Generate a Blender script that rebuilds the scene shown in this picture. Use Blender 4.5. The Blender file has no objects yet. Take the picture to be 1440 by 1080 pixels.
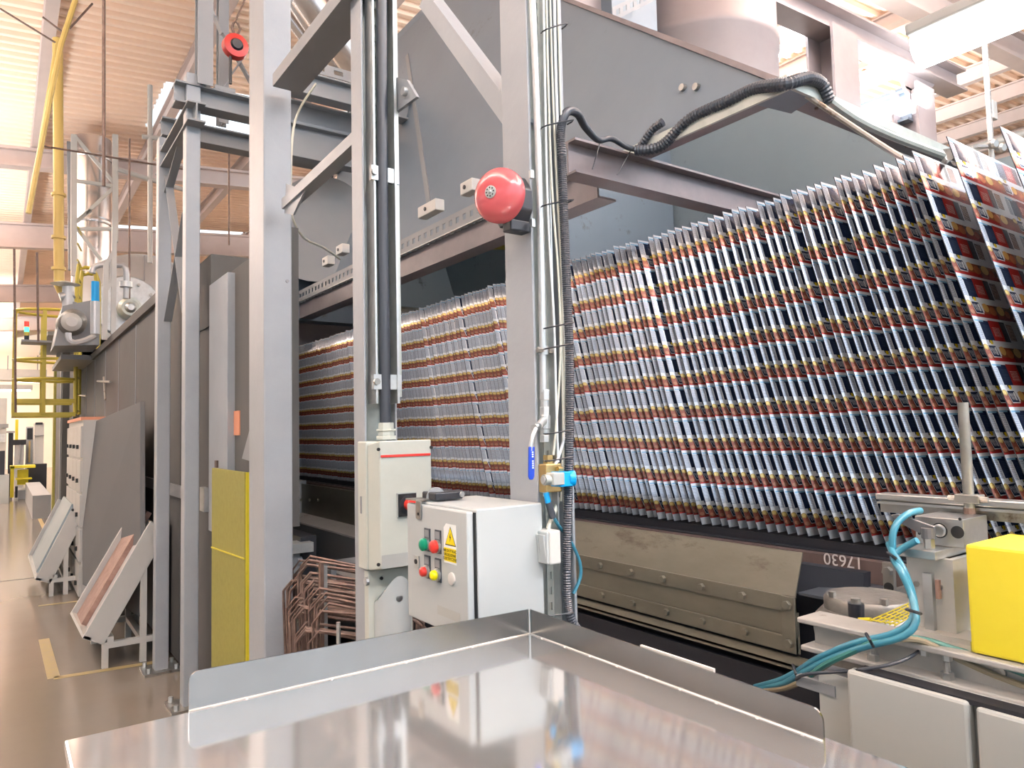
import bpy, bmesh, math, random
from mathutils import Vector as V, Matrix
R_ = random.Random(7)
sc = bpy.context.scene
# ------------------------------------------------------------------ camera
F_ = 1011.0; H_ = 1.55
def nrm(v): v = V(v); v.normalize(); return v
cy_ = nrm((-717, 78, F_)); cx_ = V((1430, 30, F_)); cx_ = nrm(cx_ - cx_.dot(cy_)*cy_); cz_ = cx_.cross(cy_)
if cz_.y > 0: cz_ = -cz_
MW = Matrix((cx_, cy_, cz_))            # world = MW @ (right, down, forward)
CAM = V((0, 0, H_))
cam = bpy.data.objects.new('camera', bpy.data.cameras.new('camera')); sc.collection.objects.link(cam)
r_ = MW @ V((1, 0, 0)); u_ = MW @ V((0, -1, 0)); b_ = MW @ V((0, 0, -1))
cam.matrix_world = Matrix(((r_.x, u_.x, b_.x, CAM.x), (r_.y, u_.y, b_.y, CAM.y), (r_.z, u_.z, b_.z, CAM.z), (0, 0, 0, 1)))
cam.data.sensor_width = 36.0; cam.data.lens = 36.0*F_/1440.0; cam.data.clip_start = .02; cam.data.clip_end = 300
sc.camera = cam
# surveying: the point where the sight line through a pixel of the photograph meets a known plane
def ray(px, py): return MW @ V((px-720, py-540, F_))
def PX(px, py, x): r = ray(px, py); return CAM + r*(x/r.x)
def PY(px, py, y): r = ray(px, py); return CAM + r*(y/r.y)
def PZ(px, py, z): r = ray(px, py); return CAM + r*((z-H_)/r.z)
def PP(px, py, p, n): r = ray(px, py); return CAM + r*((V(p)-CAM).dot(V(n))/r.dot(V(n)))
# ------------------------------------------------------------------ world and view
w = bpy.data.worlds.new('hall_daylight'); sc.world = w; w.use_nodes = True
bg = w.node_tree.nodes['Background']; bg.inputs[0].default_value = (.80, .94, 1.09, 1); bg.inputs[1].default_value = 2.0
sc.view_settings.view_transform = 'Standard'; sc.view_settings.look = 'None'
sc.view_settings.exposure = 0.25; sc.view_settings.gamma = 1; sc.view_settings.use_curve_mapping = False
def area(loc, rot, sx, sy, power, col=(.80, .95, 1.10), up=6.0):  # added unseen fill lights, each with an upward twin to brighten the roof
    l = bpy.data.lights.new('added_fill_light', 'AREA'); l.shape = 'RECTANGLE'; l.size = sx; l.size_y = sy; l.energy = power; l.color = col
    o = bpy.data.objects.new('added_fill_light', l); o.location = loc; o.rotation_euler = rot; sc.collection.objects.link(o)
    l = l.copy(); l.energy = power*up; l.color = (.95, .97, 1.0)
    o = bpy.data.objects.new('added_fill_light', l); o.location = (loc[0], loc[1], loc[2]-.25); o.rotation_euler = (math.pi, 0, 0); sc.collection.objects.link(o)
area((6.4, 1.0, 6.6), (0, 0, 0), .4, 9, 260)
area((-1.2, 12.0, 4.6), (0, 0, 0), .3, 16, 22, up=11)  # added out of view, mainly to lift the ceiling bays
area((9.0, 5.0, 5.6), (0, 0, 0), .4, 9, 60, up=5)
area((-3.0, 2.0, 6.3), (0, 0, 0), .4, 10, 110)
area((2.0, -3.6, 6.2), (0, 0, 0), 8, .4, 400)
area((-3.0, 20, 6.3), (0, 0, 0), .4, 16, 330, (.95, .95, .92))
area((-3.0, 37, 6.3), (0, 0, 0), .4, 14, 800, (1, .94, .82))
area((12.0, 14, 6.8), (0, 0, 0), .4, 14, 700, (1, .96, .88))
# ------------------------------------------------------------------ materials
def newmat(name):
    m = bpy.data.materials.new(name); m.use_nodes = True; nt = m.node_tree
    return m, nt, nt.nodes['Principled BSDF']
def mat(name, c, rough=.5, metal=0., c2=None, scale=6., amt=.5, bump=0., bscale=60., stretch=(1, 1, 1), coat=0., em=0., emc=None, spec=.5, dirt=None):
    m, nt, b = newmat(name); N = nt.nodes; Lk = nt.links
    b.inputs['Roughness'].default_value = rough; b.inputs['Metallic'].default_value = metal
    b.inputs['Coat Weight'].default_value = coat; b.inputs['Specular IOR Level'].default_value = spec
    tc = N.new('ShaderNodeTexCoord'); mp = N.new('ShaderNodeMapping'); mp.inputs['Scale'].default_value = stretch; Lk.new(tc.outputs['Object'], mp.inputs[0])
    if c2 is not None:
        n = N.new('ShaderNodeTexNoise'); n.inputs['Scale'].default_value = scale; n.inputs['Detail'].default_value = 6; n.inputs['Roughness'].default_value = .65
        Lk.new(mp.outputs[0], n.inputs[0])
        rp = N.new('ShaderNodeValToRGB'); rp.color_ramp.elements[0].position = .5-amt/2; rp.color_ramp.elements[1].position = .5+amt/2
        rp.color_ramp.elements[0].color = (*c, 1); rp.color_ramp.elements[1].color = (*c2, 1)
        Lk.new(n.outputs[0], rp.inputs[0]); out = rp.outputs[0]
        if dirt:
            n2 = N.new('ShaderNodeTexNoise'); n2.inputs['Scale'].default_value = dirt[1]; n2.inputs['Detail'].default_value = 8; n2.inputs['Roughness'].default_value = .75
            Lk.new(mp.outputs[0], n2.inputs[0])
            r2 = N.new('ShaderNodeValToRGB'); r2.color_ramp.elements[0].position = dirt[2]; r2.color_ramp.elements[1].position = dirt[2]+.08
            r2.color_ramp.elements[0].color = (0, 0, 0, 1); r2.color_ramp.elements[1].color = (1, 1, 1, 1); Lk.new(n2.outputs[0], r2.inputs[0])
            mx = N.new('ShaderNodeMix'); mx.data_type = 'RGBA'; mx.inputs[7].default_value = (*dirt[0], 1)
            Lk.new(r2.outputs[0], mx.inputs[0]); Lk.new(out, mx.inputs[6]); out = mx.outputs[2]
        Lk.new(out, b.inputs['Base Color'])
    else: b.inputs['Base Color'].default_value = (*c, 1)
    if bump:
        n = N.new('ShaderNodeTexNoise'); n.inputs['Scale'].default_value = bscale; n.inputs['Detail'].default_value = 4; Lk.new(mp.outputs[0], n.inputs[0])
        bp = N.new('ShaderNodeBump'); bp.inputs['Strength'].default_value = bump; bp.inputs['Distance'].default_value = .01; Lk.new(n.outputs[0], bp.inputs['Height']); Lk.new(bp.outputs[0], b.inputs['Normal'])
    if em: b.inputs['Emission Color'].default_value = (*(emc or c), 1); b.inputs['Emission Strength'].default_value = em
    return m
M = {}
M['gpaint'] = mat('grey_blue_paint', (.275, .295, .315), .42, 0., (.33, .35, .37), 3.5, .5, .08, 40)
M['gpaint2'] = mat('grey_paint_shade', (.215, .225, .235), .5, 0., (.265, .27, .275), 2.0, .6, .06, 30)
M['oven'] = mat('oven_grey_paint', (.10, .098, .094), .75, 0., (.13, .128, .122), 1.2, .6, .05, 14, spec=.2)
M['board'] = mat('grey_board', (.12, .122, .122), .7, 0., (.14, .142, .142), 1.0, .6, spec=.25)
M['hood'] = mat('hood_grey_green_paint', (.145, .18, .22), .42, .1, (.185, .23, .27), 1.6, .7, .06, 9, dirt=((.10, .10, .10), 3.0, 0.61))
M['hoodin'] = mat('hood_inner_steel', (.225, .28, .30), .4, .1, (.285, .34, .36), 1.4, .7, .05, 8, dirt=((.10, .11, .11), 2.6, 0.60))
M['soot'] = mat('dark_brown_panel', (.10, .08, .085), .55, .1, (.19, .16, .155), 1.8, .7)
M['purple'] = mat('purple_grey_primer', (.17, .15, .16), .42, .2, (.25, .215, .22), 5, .5)
M['purplel'] = mat('pale_purple_grey', (.27, .225, .225), .45, .1, (.33, .285, .28), 3, .6)
M['black'] = mat('black_plastic', (.018, .02, .026), .38)
M['rubber'] = mat('dark_hose', (.045, .052, .065), .35)
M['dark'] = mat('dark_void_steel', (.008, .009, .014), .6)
M['cream'] = mat('cream_enamel', (.47, .49, .43), .38, 0., (.54, .56, .50), 5, .5, .04, 60, dirt=((.36, .33, .27), 3.2, 0.61))
M['white'] = mat('white_enamel', (.40, .43, .425), .4, 0., (.45, .475, .47), 3, .6, .03, 50, dirt=((.45, .46, .44), 4, 0.64))
M['white2'] = mat('white_plastic', (.58, .55, .50), .4, 0., (.64, .62, .58), 8, .5)
M['galv'] = mat('galvanised_steel', (.46, .47, .46), .38, .75, (.66, .67, .66), 14, .5)
M['galvg'] = mat('galvanised_greenish', (.38, .40, .36), .42, .5, (.55, .57, .52), 16, .6)
M['steel'] = mat('worn_steel', (.26, .25, .23), .32, .8, (.44, .42, .38), 9, .45, .1, 60, dirt=((.14, .10, .07), 6, 0.58))
M['ol'] = mat('olive_grey_plate', (.13, .122, .092), .36, .5, (.22, .21, .165), 4.5, .42, .06, 20, (1, .35, 1), dirt=((.12, .10, .075), 5, 0.60))
M['alu'] = mat('brushed_aluminium', (.42, .42, .41), .28, .9, (.62, .62, .60), 12, .45, .05, 80, (1, .25, 1))
M['alud'] = mat('dull_white_aluminium', (.38, .37, .345), .38, .4, (.52, .51, .48), 7, .5, .06, 40, dirt=((.22, .17, .12), 5, 0.58))
M['cab'] = mat('light_grey_cabinet', (.38, .39, .37), .42, .15, (.45, .46, .435), 2.6, .6, .03, 30, dirt=((.28, .29, .28), 7, 0.66))
M['mirror'] = mat('polished_stainless', (.60, .60, .60), .085, .82, (.72, .71, .69), 3, .6, .018, 5)
M['brushed'] = mat('satin_stainless', (.23, .222, .21), .2, .95, (.30, .29, .275), 7, .6, .03, 12)
M['yel'] = mat('yellow_paint', (.60, .50, .012), .45, 0., (.67, .57, .03), 8, .5, .03, 60, dirt=((.25, .23, .06), 9, 0.64))
M['yeld'] = mat('dusty_yellow_paint', (.25, .225, .04), .6, 0., (.31, .28, .06), 30, .5, .05, 90)
M['yelc'] = mat('yellow_cage_paint', (.50, .40, .05), .4)
M['yelp'] = mat('yellow_gas_pipe', (.66, .47, .14), .4)
M['red'] = mat('red_bell_paint', (.50, .08, .09), .22, 0., (.54, .10, .11), 4, .5, coat=.4)
M['redp'] = mat('red_plastic', (.62, .04, .03), .3)
M['green'] = mat('green_button', (.0, .24, .13), .3)
M['ybut'] = mat('yellow_lit_button', (.90, .80, .0), .3)
M['blue'] = mat('blue_plastic', (.0, .32, .72), .3)
M['blued'] = mat('dark_blue_grip', (.01, .05, .42), .3)
M['hose'] = mat('blue_air_hose', (.03, .165, .24), .3, 0., (.055, .23, .31), 10, .6)
M['hoseg'] = mat('green_air_hose', (.04, .17, .15), .35)
M['hoseb'] = mat('tan_cable', (.24, .20, .13), .45)
M['brass'] = mat('brass', (.62, .45, .20), .3, .9, (.50, .36, .16), 20, .6)
M['rust'] = mat('rusty_brown_wire', (.11, .065, .05), .5, .4, (.22, .15, .12), 30, .5)
M['brownbeam'] = mat('brown_primed_beam', (.085, .06, .055), .45, .1, (.15, .105, .095), 9, .6, stretch=(1, 3, .3))
M['cable'] = mat('cream_cable', (.62, .60, .50), .45)
M['cablew'] = mat('white_cable', (.70, .72, .72), .4)
M['copper'] = mat('copper_mesh', (.22, .12, .09), .45, .3, (.42, .27, .22), 14, .5, .2, 60)
M['bwhite'] = mat('white_painted_steel', (.42, .41, .385), .4, 0., (.47, .46, .43), 4, .5)
M['orange'] = mat('orange_sticker', (.72, .30, .17), .5)
M['tank'] = mat('tank_cladding', (.42, .42, .42), .35, .5, (.50, .50, .50), 3, .6)
M['stack'] = mat('shiny_stack', (.55, .50, .48), .25, .9, (.70, .66, .63), 2, .5, .05, 3)
M['grease'] = mat('greasy_motor_grey', (.11, .105, .095), .42, .3, (.23, .22, .20), 12, .6, .2, 50)
M['roof'] = mat('corrugated_roof', (.95, .71, .55), .7, 0., (.97, .76, .60), .8, .5)
M['purlin'] = mat('roof_beam_paint', (.50, .40, .36), .55, 0., (.58, .47, .43), 2, .5)
M['floor'] = mat('epoxy_floor', (.17, .148, .122), .16, 0., (.23, .20, .165), .55, .6, .015, 3, spec=.4)
M['tape'] = mat('yellow_floor_line', (.33, .25, .07), .5, 0., (.28, .22, .13), 20, .5)
M['wallf'] = mat('cream_far_wall', (.80, .74, .62), .7, 0., (.86, .80, .68), .3, .5)
M['walln'] = mat('pale_grey_wall', (.46, .53, .58), .7, 0., (.52, .59, .64), .3, .5)
M['dgrey'] = mat('dark_grey_metal', (.13, .13, .135), .4, .4)
M['ink'] = mat('black_ink', (.01, .01, .01), .5)
M['chalk'] = mat('chalk_white', (.50, .47, .46), .8)
M['sticker'] = mat('sticker_white', (.80, .82, .80), .4)
M['stickery'] = mat('sticker_yellow', (.88, .66, .0), .4)
M['lampem'] = mat('fluorescent_tube', (1, 1, 1), .5, em=9, emc=(1, 1, .98))
M['lampfar'] = mat('far_fluorescent_tube', (1, 1, 1), .5, em=3, emc=(1, .98, .93))
M['redl'] = mat('red_lamp', (.7, .05, .03), .3, em=.4); M['greenl'] = mat('green_lamp', (.05, .8, .4), .3, em=1.5, emc=(.1, 1, .5))
def skylight_mat():
    m = bpy.data.materials.new('translucent_skylight'); m.use_nodes = True; nt = m.node_tree
    for n in list(nt.nodes): nt.nodes.remove(n)
    o = nt.nodes.new('ShaderNodeOutputMaterial'); t = nt.nodes.new('ShaderNodeBsdfTranslucent'); t.inputs[0].default_value = (.95, .95, .93, 1)
    nt.links.new(t.outputs[0], o.inputs[0]); return m
M['sky'] = skylight_mat()
# print of the tinplate sheets: flat printing laid out in metres on the sheet's own UV
def print_mat():
    m, nt, b = newmat('printed_tinplate'); N = nt.nodes; Lk = nt.links
    def val(x):
        n = N.new('ShaderNodeValue'); n.outputs[0].default_value = x; return n.outputs[0]
    def mth(op, a, c=None, d=None):
        n = N.new('ShaderNodeMath'); n.operation = op
        for i, s in enumerate((a, c, d)):
            if s is None: continue
            if isinstance(s, (int, float)): n.inputs[i].default_value = s
            else: Lk.new(s, n.inputs[i])
        return n.outputs[0]
    uv = N.new('ShaderNodeUVMap'); sp = N.new('ShaderNodeSeparateXYZ'); Lk.new(uv.outputs[0], sp.inputs[0])
    U = sp.outputs[0]; W = sp.outputs[1]
    u = mth('FLOORED_MODULO', mth('ADD', U, .001), .235); v = mth('FLOORED_MODULO', mth('MULTIPLY', mth('SUBTRACT', W, .022), .0975/.1088), .0975)
    def rng(x, a, c): return mth('MULTIPLY', mth('GREATER_THAN', x, a), mth('LESS_THAN', x, c))
    def rect(a, c, d, e): return mth('MULTIPLY', rng(u, a, c), rng(v, d, e))
    def skew(a, c, d, e, k):   # parallelogram
        uu = mth('ADD', u, mth('MULTIPLY', v, k)); return mth('MULTIPLY', rng(uu, a, c), rng(v, d, e))
    def ell(cu, cv, ru, rv):
        a = mth('POWER', mth('DIVIDE', mth('SUBTRACT', u, cu), ru), 2.); c = mth('POWER', mth('DIVIDE', mth('SUBTRACT', v, cv), rv), 2.)
        return mth('LESS_THAN', mth('ADD', a, c), 1.)
    cur = [None]
    rgb = N.new('ShaderNodeRGB'); rgb.outputs[0].default_value = (.56, .61, .67, 1); cur[0] = rgb.outputs[0]
    def over(mask, col):
        mx = N.new('ShaderNodeMix'); mx.data_type = 'RGBA'; Lk.new(mask, mx.inputs[0]); Lk.new(cur[0], mx.inputs[6]); mx.inputs[7].default_value = (*col, 1); cur[0] = mx.outputs[2]
    navy = (.012, .022, .055); red = (.30, .022, .02); wh = (.60, .64, .68)
    # upper band: bar code column, navy text panel, red panel
    bar = mth('GREATER_THAN', mth('FRACT', mth('MULTIPLY', v, 400.)), .26)
    bar = mth('MULTIPLY', bar, mth('GREATER_THAN', mth('FRACT', mth('MULTIPLY', mth('ADD', v, .0007), 271.)), .12))
    over(mth('MULTIPLY', rect(.0015, .0228, .046, .086), bar), (.18, .215, .285))
    over(rect(.027, .076, .046, .090), navy); over(rect(.024, .04, .083, .0905), navy)
    over(rect(.040, .060, .040, .048), navy); over(rect(.045, .058, .037, .0455), (.55, .42, .02))
    txt = mth('MULTIPLY', mth('GREATER_THAN', mth('FRACT', mth('MULTIPLY', v, 300.)), .6), mth('GREATER_THAN', mth('FRACT', mth('MULTIPLY', mth('ADD', u, mth('MULTIPLY', v, .9)), 210.)), .35))
    over(mth('MULTIPLY', rect(.040, .072, .056, .082), txt), (.05, .07, .12))
    over(rect(.076, .135, .046, .092), red); over(mth('MULTIPLY', rect(.086, .125, .056, .078), txt), (.65, .5, .45))
    over(rect(.135, .165, .046, .092), (.05, .05, .065)); over(rect(.170, .205, .050, .088), (.16, .05, .03))
    over(mth('MULTIPLY', rect(.172, .203, .052, .086), txt), (.6, .55, .5))
    # lower band: food picture with brand lozenge
    over(rect(.0, .235, .0, .012), red)
    over(rect(.0, .036, .004, .030), (.13, .035, .018)); over(rect(.08, .235, .010, .032), (.22, .07, .03))
    over(ell(.012, .030, .013, .0065), (.34, .25, .08)); over(ell(.012, .0305, .009, .004), (.50, .39, .14))
    over(ell(.008, .016, .009, .009), (.19, .06, .04)); over(ell(.024, .015, .008, .010), (.21, .065, .045)); over(ell(.015, .010, .010, .005), (.28, .13, .08))
    over(ell(.095, .024, .016, .010), (.55, .32, .10)); over(ell(.13, .018, .018, .010), (.38, .12, .05)); over(ell(.175, .022, .02, .011), (.6, .42, .15)); over(ell(.21, .016, .014, .009), (.35, .10, .05))
    over(skew(.036, .078, .008, .036, .35), wh); over(skew(.038, .076, .010, .034, .35), navy)
    # looping white script inside the lozenge
    uu = mth('ADD', u, mth('MULTIPLY', v, .35))
    wav = mth('ADD', mth('MULTIPLY', mth('SINE', mth('MULTIPLY', uu, 900.)), .0055), .022)
    scr = mth('MULTIPLY', mth('LESS_THAN', mth('ABSOLUTE', mth('SUBTRACT', v, wav)), .0026), rng(uu, .042, .073)); over(scr, (.62, .65, .68))
    over(skew(.060, .066, .014, .031, .1), (.62, .65, .68))
    # varnish-free margins and a bluish smudge high in the cell
    over(rect(.004, .05, .0865, .0905), (.16, .33, .48)); over(mth('LESS_THAN', W, .020), (.58, .62, .66))
    nz = N.new('ShaderNodeTexNoise'); nz.inputs['Scale'].default_value = 9; Lk.new(uv.outputs[0], nz.inputs[0])
    Lk.new(cur[0], b.inputs['Base Color']); b.inputs['Metallic'].default_value = .35; b.inputs['Roughness'].default_value = .24
    bp = N.new('ShaderNodeBump'); bp.inputs['Strength'].default_value = .15; bp.inputs['Distance'].default_value = .01; Lk.new(nz.outputs[0], bp.inputs['Height']); Lk.new(bp.outputs[0], b.inputs['Normal'])
    return m
M['print'] = print_mat()
M['gapshade'] = mat('sheet_gap_shade', (.03, .035, .045), .5, .3)  # shadow between neighbouring sheets, painted into the edge and back colour
# ------------------------------------------------------------------ mesh builder
def tag(o, label=None, cat=None, group=None, kind=None):
    if label: o['label'] = label
    if cat: o['category'] = cat
    if group: o['group'] = group
    if kind: o['kind'] = kind
    return o
def thing(name, loc, label, cat, group=None):
    o = bpy.data.objects.new(name, None); o.empty_display_size = .05; o.location = loc; sc.collection.objects.link(o); return tag(o, label, cat, group)
def orig(o):
    p = V((0, 0, 0))
    while o is not None: p = p + V(o.location); o = o.parent
    return p
class MB:
    def __init__(s): s.v = []; s.f = []
    def add(s, vs, fs):
        k = len(s.v); s.v += [V(p) for p in vs]; s.f += [tuple(i+k for i in f) for f in fs]; return s
    def hexa(s, c): return s.add(c, [(0, 3, 2, 1), (4, 5, 6, 7), (0, 1, 5, 4), (1, 2, 6, 5), (2, 3, 7, 6), (3, 0, 4, 7)])
    def box(s, x0, x1, y0, y1, z0, z1):
        return s.hexa([(x0, y0, z0), (x1, y0, z0), (x1, y1, z0), (x0, y1, z0), (x0, y0, z1), (x1, y0, z1), (x1, y1, z1), (x0, y1, z1)])
    def cbox(s, c, ax, ay, az):
        c = V(c); ax = V(ax); ay = V(ay); az = V(az)
        return s.hexa([c-ax-ay-az, c+ax-ay-az, c+ax+ay-az, c-ax+ay-az, c-ax-ay+az, c+ax-ay+az, c+ax+ay+az, c-ax+ay+az])
    def slab(s, pts, n):      # polygon given an offset vector as thickness
        pts = [V(p) for p in pts]; n = V(n); k = len(pts)
        return s.add(pts+[p+n for p in pts], [tuple(range(k))[::-1], tuple(range(k, 2*k))]+[(i, (i+1) % k, k+(i+1) % k, k+i) for i in range(k)])
    def prof(s, p0, p1, up, poly):   # extrude a closed (side, up) polygon from p0 to p1
        p0 = V(p0); p1 = V(p1); d = (p1-p0).normalized(); up = V(up); up = (up-up.dot(d)*d).normalized(); sd = d.cross(up)
        a = [p0+sd*x+up*y for x, y in poly]; return s.slab(a, p1-p0)
    def cyl(s, p0, p1, r0, r1=None, n=16):
        p0 = V(p0); p1 = V(p1); r1 = r0 if r1 is None else r1; d = (p1-p0).normalized()
        a = d.orthogonal().normalized(); b = d.cross(a); vs = []
        for p, r in ((p0, r0), (p1, r1)): vs += [p+(a*math.cos(2*math.pi*i/n)+b*math.sin(2*math.pi*i/n))*r for i in range(n)]
        return s.add(vs, [tuple(range(n))[::-1], tuple(range(n, 2*n))]+[(i, (i+1) % n, n+(i+1) % n, n+i) for i in range(n)])
    def lathe(s, c, d, prof, n=32):  # prof: (distance along d, radius)
        c = V(c); d = V(d).normalized(); a = d.orthogonal().normalized(); b = d.cross(a); vs = []
        for t, r in prof: vs += [c+d*t+(a*math.cos(2*math.pi*i/n)+b*math.sin(2*math.pi*i/n))*r for i in range(n)]
        m = len(prof)
        return s.add(vs, [(j*n+i, j*n+(i+1) % n, (j+1)*n+(i+1) % n, (j+1)*n+i) for j in range(m-1) for i in range(n)]+[tuple(range(n))[::-1], tuple(range((m-1)*n, m*n))])
    def tube(s, pts, r, n=8, rf=None, step=None):
        pts = [V(p) for p in pts]
        if step is not None: pts = smooth(pts, step)
        vs = []; fs = []; a = None
        for i, p in enumerate(pts):
            d = (pts[min(i+1, len(pts)-1)]-pts[max(i-1, 0)]).normalized()
            if a is None: a = d.orthogonal().normalized()
            a = (a-a.dot(d)*d).normalized(); b = d.cross(a); rr = r if rf is None else r*rf(i)
            vs += [p+(a*math.cos(2*math.pi*k/n)+b*math.sin(2*math.pi*k/n))*rr for k in range(n)]
        m = len(pts)
        fs = [(j*n+k, j*n+(k+1) % n, (j+1)*n+(k+1) % n, (j+1)*n+k) for j in range(m-1) for k in range(n)]+[tuple(range(n))[::-1], tuple(range((m-1)*n, m*n))]
        return s.add(vs, fs)
    def build(s, name, m, parent=None, smooth_=False, bev=0., label=None):
        o0 = orig(parent) if parent is not None else V((0, 0, 0)); loc = V((0, 0, 0))
        if parent is None:
            xs = [p.x for p in s.v]; ys = [p.y for p in s.v]; zs = [p.z for p in s.v]
            loc = V(((min(xs)+max(xs))/2, (min(ys)+max(ys))/2, min(zs)))
        me = bpy.data.meshes.new(name); me.from_pydata([tuple(p-o0-loc) for p in s.v], [], s.f); me.update()
        bm = bmesh.new(); bm.from_mesh(me); bmesh.ops.recalc_face_normals(bm, faces=bm.faces); bm.to_mesh(me); bm.free()
        me.materials.append(M[m] if isinstance(m, str) else m)
        if smooth_:
            for p in me.polygons: p.use_smooth = True
            try: me.set_sharp_from_angle(angle=math.radians(40))
            except Exception: pass
        o = bpy.data.objects.new(name, me); sc.collection.objects.link(o)
        if parent is not None: o.parent = parent
        else: o.location = loc
        if bev:
            b = o.modifiers.new('bevel', 'BEVEL'); b.width = bev; b.segments = 2; b.limit_method = 'ANGLE'
        if label: o['label'] = label
        return o
def smooth(pts, step):       # Catmull-Rom resample at a roughly constant step
    P = [pts[0]]+list(pts)+[pts[-1]]; out = []
    for i in range(1, len(P)-2):
        p0, p1, p2, p3 = P[i-1], P[i], P[i+1], P[i+2]; k = max(2, int((p2-p1).length/step))
        for j in range(k):
            t = j/k; out.append(.5*((2*p1)+(p2-p0)*t+(2*p0-5*p1+4*p2-p3)*t*t+(3*p1-p0-3*p2+p3)*t**3))
    out.append(P[-2]); return out
def Ip(w, h, tf, tw): a = w/2; b = h/2; c = tw/2; return [(-a, -b), (a, -b), (a, -b+tf), (c, -b+tf), (c, b-tf), (a, b-tf), (a, b), (-a, b), (-a, b-tf), (-c, b-tf), (-c, -b+tf), (-a, -b+tf)]
def Bp(w, h): a = w/2; b = h/2; return [(-a, -b), (a, -b), (a, b), (-a, b)]
def Cp(w, h, t): a = w/2; b = h/2; return [(-a, -b), (a, -b), (a, -b+t), (-a+t, -b+t), (-a+t, b-t), (a, b-t), (a, b), (-a, b)]
def Lp(w, h, t): return [(0, 0), (w, 0), (w, t), (t, t), (t, h), (0, h)]
def slotted(mb, p0, p1, wv, tv, pitch, fill=.45, edge=.3):   # a real perforated strip: two edge bands with bridges between slots
    p0 = V(p0); p1 = V(p1); wv = V(wv); tv = V(tv); d = p1-p0; n = max(1, int(d.length/pitch))
    mb.hexa([p0, p1, p1+wv*edge, p0+wv*edge, p0+tv, p1+tv, p1+wv*edge+tv, p0+wv*edge+tv])
    a = wv*(1-edge); mb.hexa([p0+a, p1+a, p1+wv, p0+wv, p0+a+tv, p1+a+tv, p1+wv+tv, p0+wv+tv])
    for i in range(n):
        q0 = p0+d*((i)/n); q1 = p0+d*((i+fill)/n)
        mb.hexa([q0+wv*edge, q1+wv*edge, q1+a, q0+a, q0+wv*edge+tv, q1+wv*edge+tv, q1+a+tv, q0+a+tv])
    return mb
def copies(root, locs, label=None, rots=None):
    out = []
    for i, l in enumerate(locs):
        r = root.copy(); r.location = l; sc.collection.objects.link(r)
        if rots: r.rotation_euler = rots[i]
        for ch in root.children:
            c = ch.copy(); c.parent = r; sc.collection.objects.link(c)
            for g in ch.children:
                d = g.copy(); d.parent = c; sc.collection.objects.link(d)
        out.append(r)
    return out
def text(name, body, size, mtx, m, parent, ext=.0004):
    cu = bpy.data.curves.new(name, 'FONT'); cu.body = body; cu.size = size; cu.extrude = ext; cu.align_x = 'CENTER'; cu.align_y = 'CENTER'
    tmp = bpy.data.objects.new(name, cu); sc.collection.objects.link(tmp)
    dg = bpy.context.evaluated_depsgraph_get(); me = bpy.data.meshes.new_from_object(tmp.evaluated_get(dg)); bpy.data.objects.remove(tmp)
    me.materials.clear(); me.materials.append(M[m]); me.transform(mtx)
    o0 = orig(parent); me.transform(Matrix.Translation(-o0))
    o = bpy.data.objects.new(name, me); sc.collection.objects.link(o); o.parent = parent; return o
def frame_m(c, xa, ya):     # matrix whose local x,y run along xa,ya
    xa = V(xa).normalized(); ya = V(ya).normalized(); za = xa.cross(ya); c = V(c)
    return Matrix(((xa.x, ya.x, za.x, c.x), (xa.y, ya.y, za.y, c.y), (xa.z, ya.z, za.z, c.z), (0, 0, 0, 1)))
def struct(o): o['kind'] = 'structure'; return o
#@@SETTING
# ================================================================== THE SETTING
fl = struct(MB().box(-12, 30, -6, 47, -.1, 0).build('floor', 'floor'))
def line_(a, b_, wd):
    a = V(a); b_ = V(b_); d = (b_-a).normalized(); s = V((-d.y, d.x, 0))*wd/2
    return MB().slab([a-s, b_-s, b_+s, a+s], (0, 0, .002)).build('floor_line', 'tape', fl)
line_((.29, 6.75, 0), (.30, 5.62, 0), .07); line_((.30, 5.62, 0), (.92, 5.55, 0), .06); line_((.30, 8.1, 0), (.9, 8.05, 0), .05)
line_((.62, 12.2, 0), (.62, 24, 0), .06)
MB().box(-4, .6, 9.75, 9.77, -.001, .0015).build('floor_joint', 'ink', fl)
wf = struct(MB().box(-12, 30, 46, 46.3, 0, 10).build('wall_far', 'wallf'))
wr = struct(MB().box(30, 30.3, -6, 47, 0, 10).build('wall_right', 'wallf'))
wn_ = struct(MB().box(-12, 30, -6.3, -6, 0, 2.5).build('wall_near', 'walln'))
wl_ = struct(MB().box(-12.3, -12, -6, 47, 0, 5.3).build('wall_left', 'walln'))
for k in range(11): MB().box(-12+k*4.2-.08, -12+k*4.2+.08, -6.25, -6.05, 2.5, 7.6+.08*(-12+k*4.2)).build('window_mullion', 'purlin', wn_)
for k in range(13): MB().box(-12.25, -12.05, -6+k*4.3-.08, -6+k*4.3+.08, 5.3, 6.3).build('window_mullion', 'purlin', wl_)
def zr(x): return 7.2+.08*x
def corr(x0, x1, y0, y1):
    mb = MB(); n = int((y1-y0)/.22); prof = []
    for i in range(n):
        y = y0+(y1-y0)*i/n; s = (y1-y0)/n; prof += [(y, 0), (y+.34*s, 0), (y+.46*s, .06), (y+.88*s, .06)]
    prof.append((y1, 0)); vs = []
    for x in (x0, x1): vs += [(x, y, zr(x)+z) for y, z in prof]+[(x, y, zr(x)+z+.02) for y, z in prof]
    m = len(prof); fs = []
    for i in range(m-1):
        fs.append((i, i+1, 2*m+i+1, 2*m+i)); fs.append((m+i, 3*m+i, 3*m+i+1, m+i+1))
    fs += [(0, 2*m, 3*m, m), (m-1, 2*m-1, 4*m-1, 3*m-1)]
    return mb.add(vs, fs)
ce = None
bands = [(-6, 12.6), (14.7, 22.2), (24.3, 32), (34, 46)]
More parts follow.
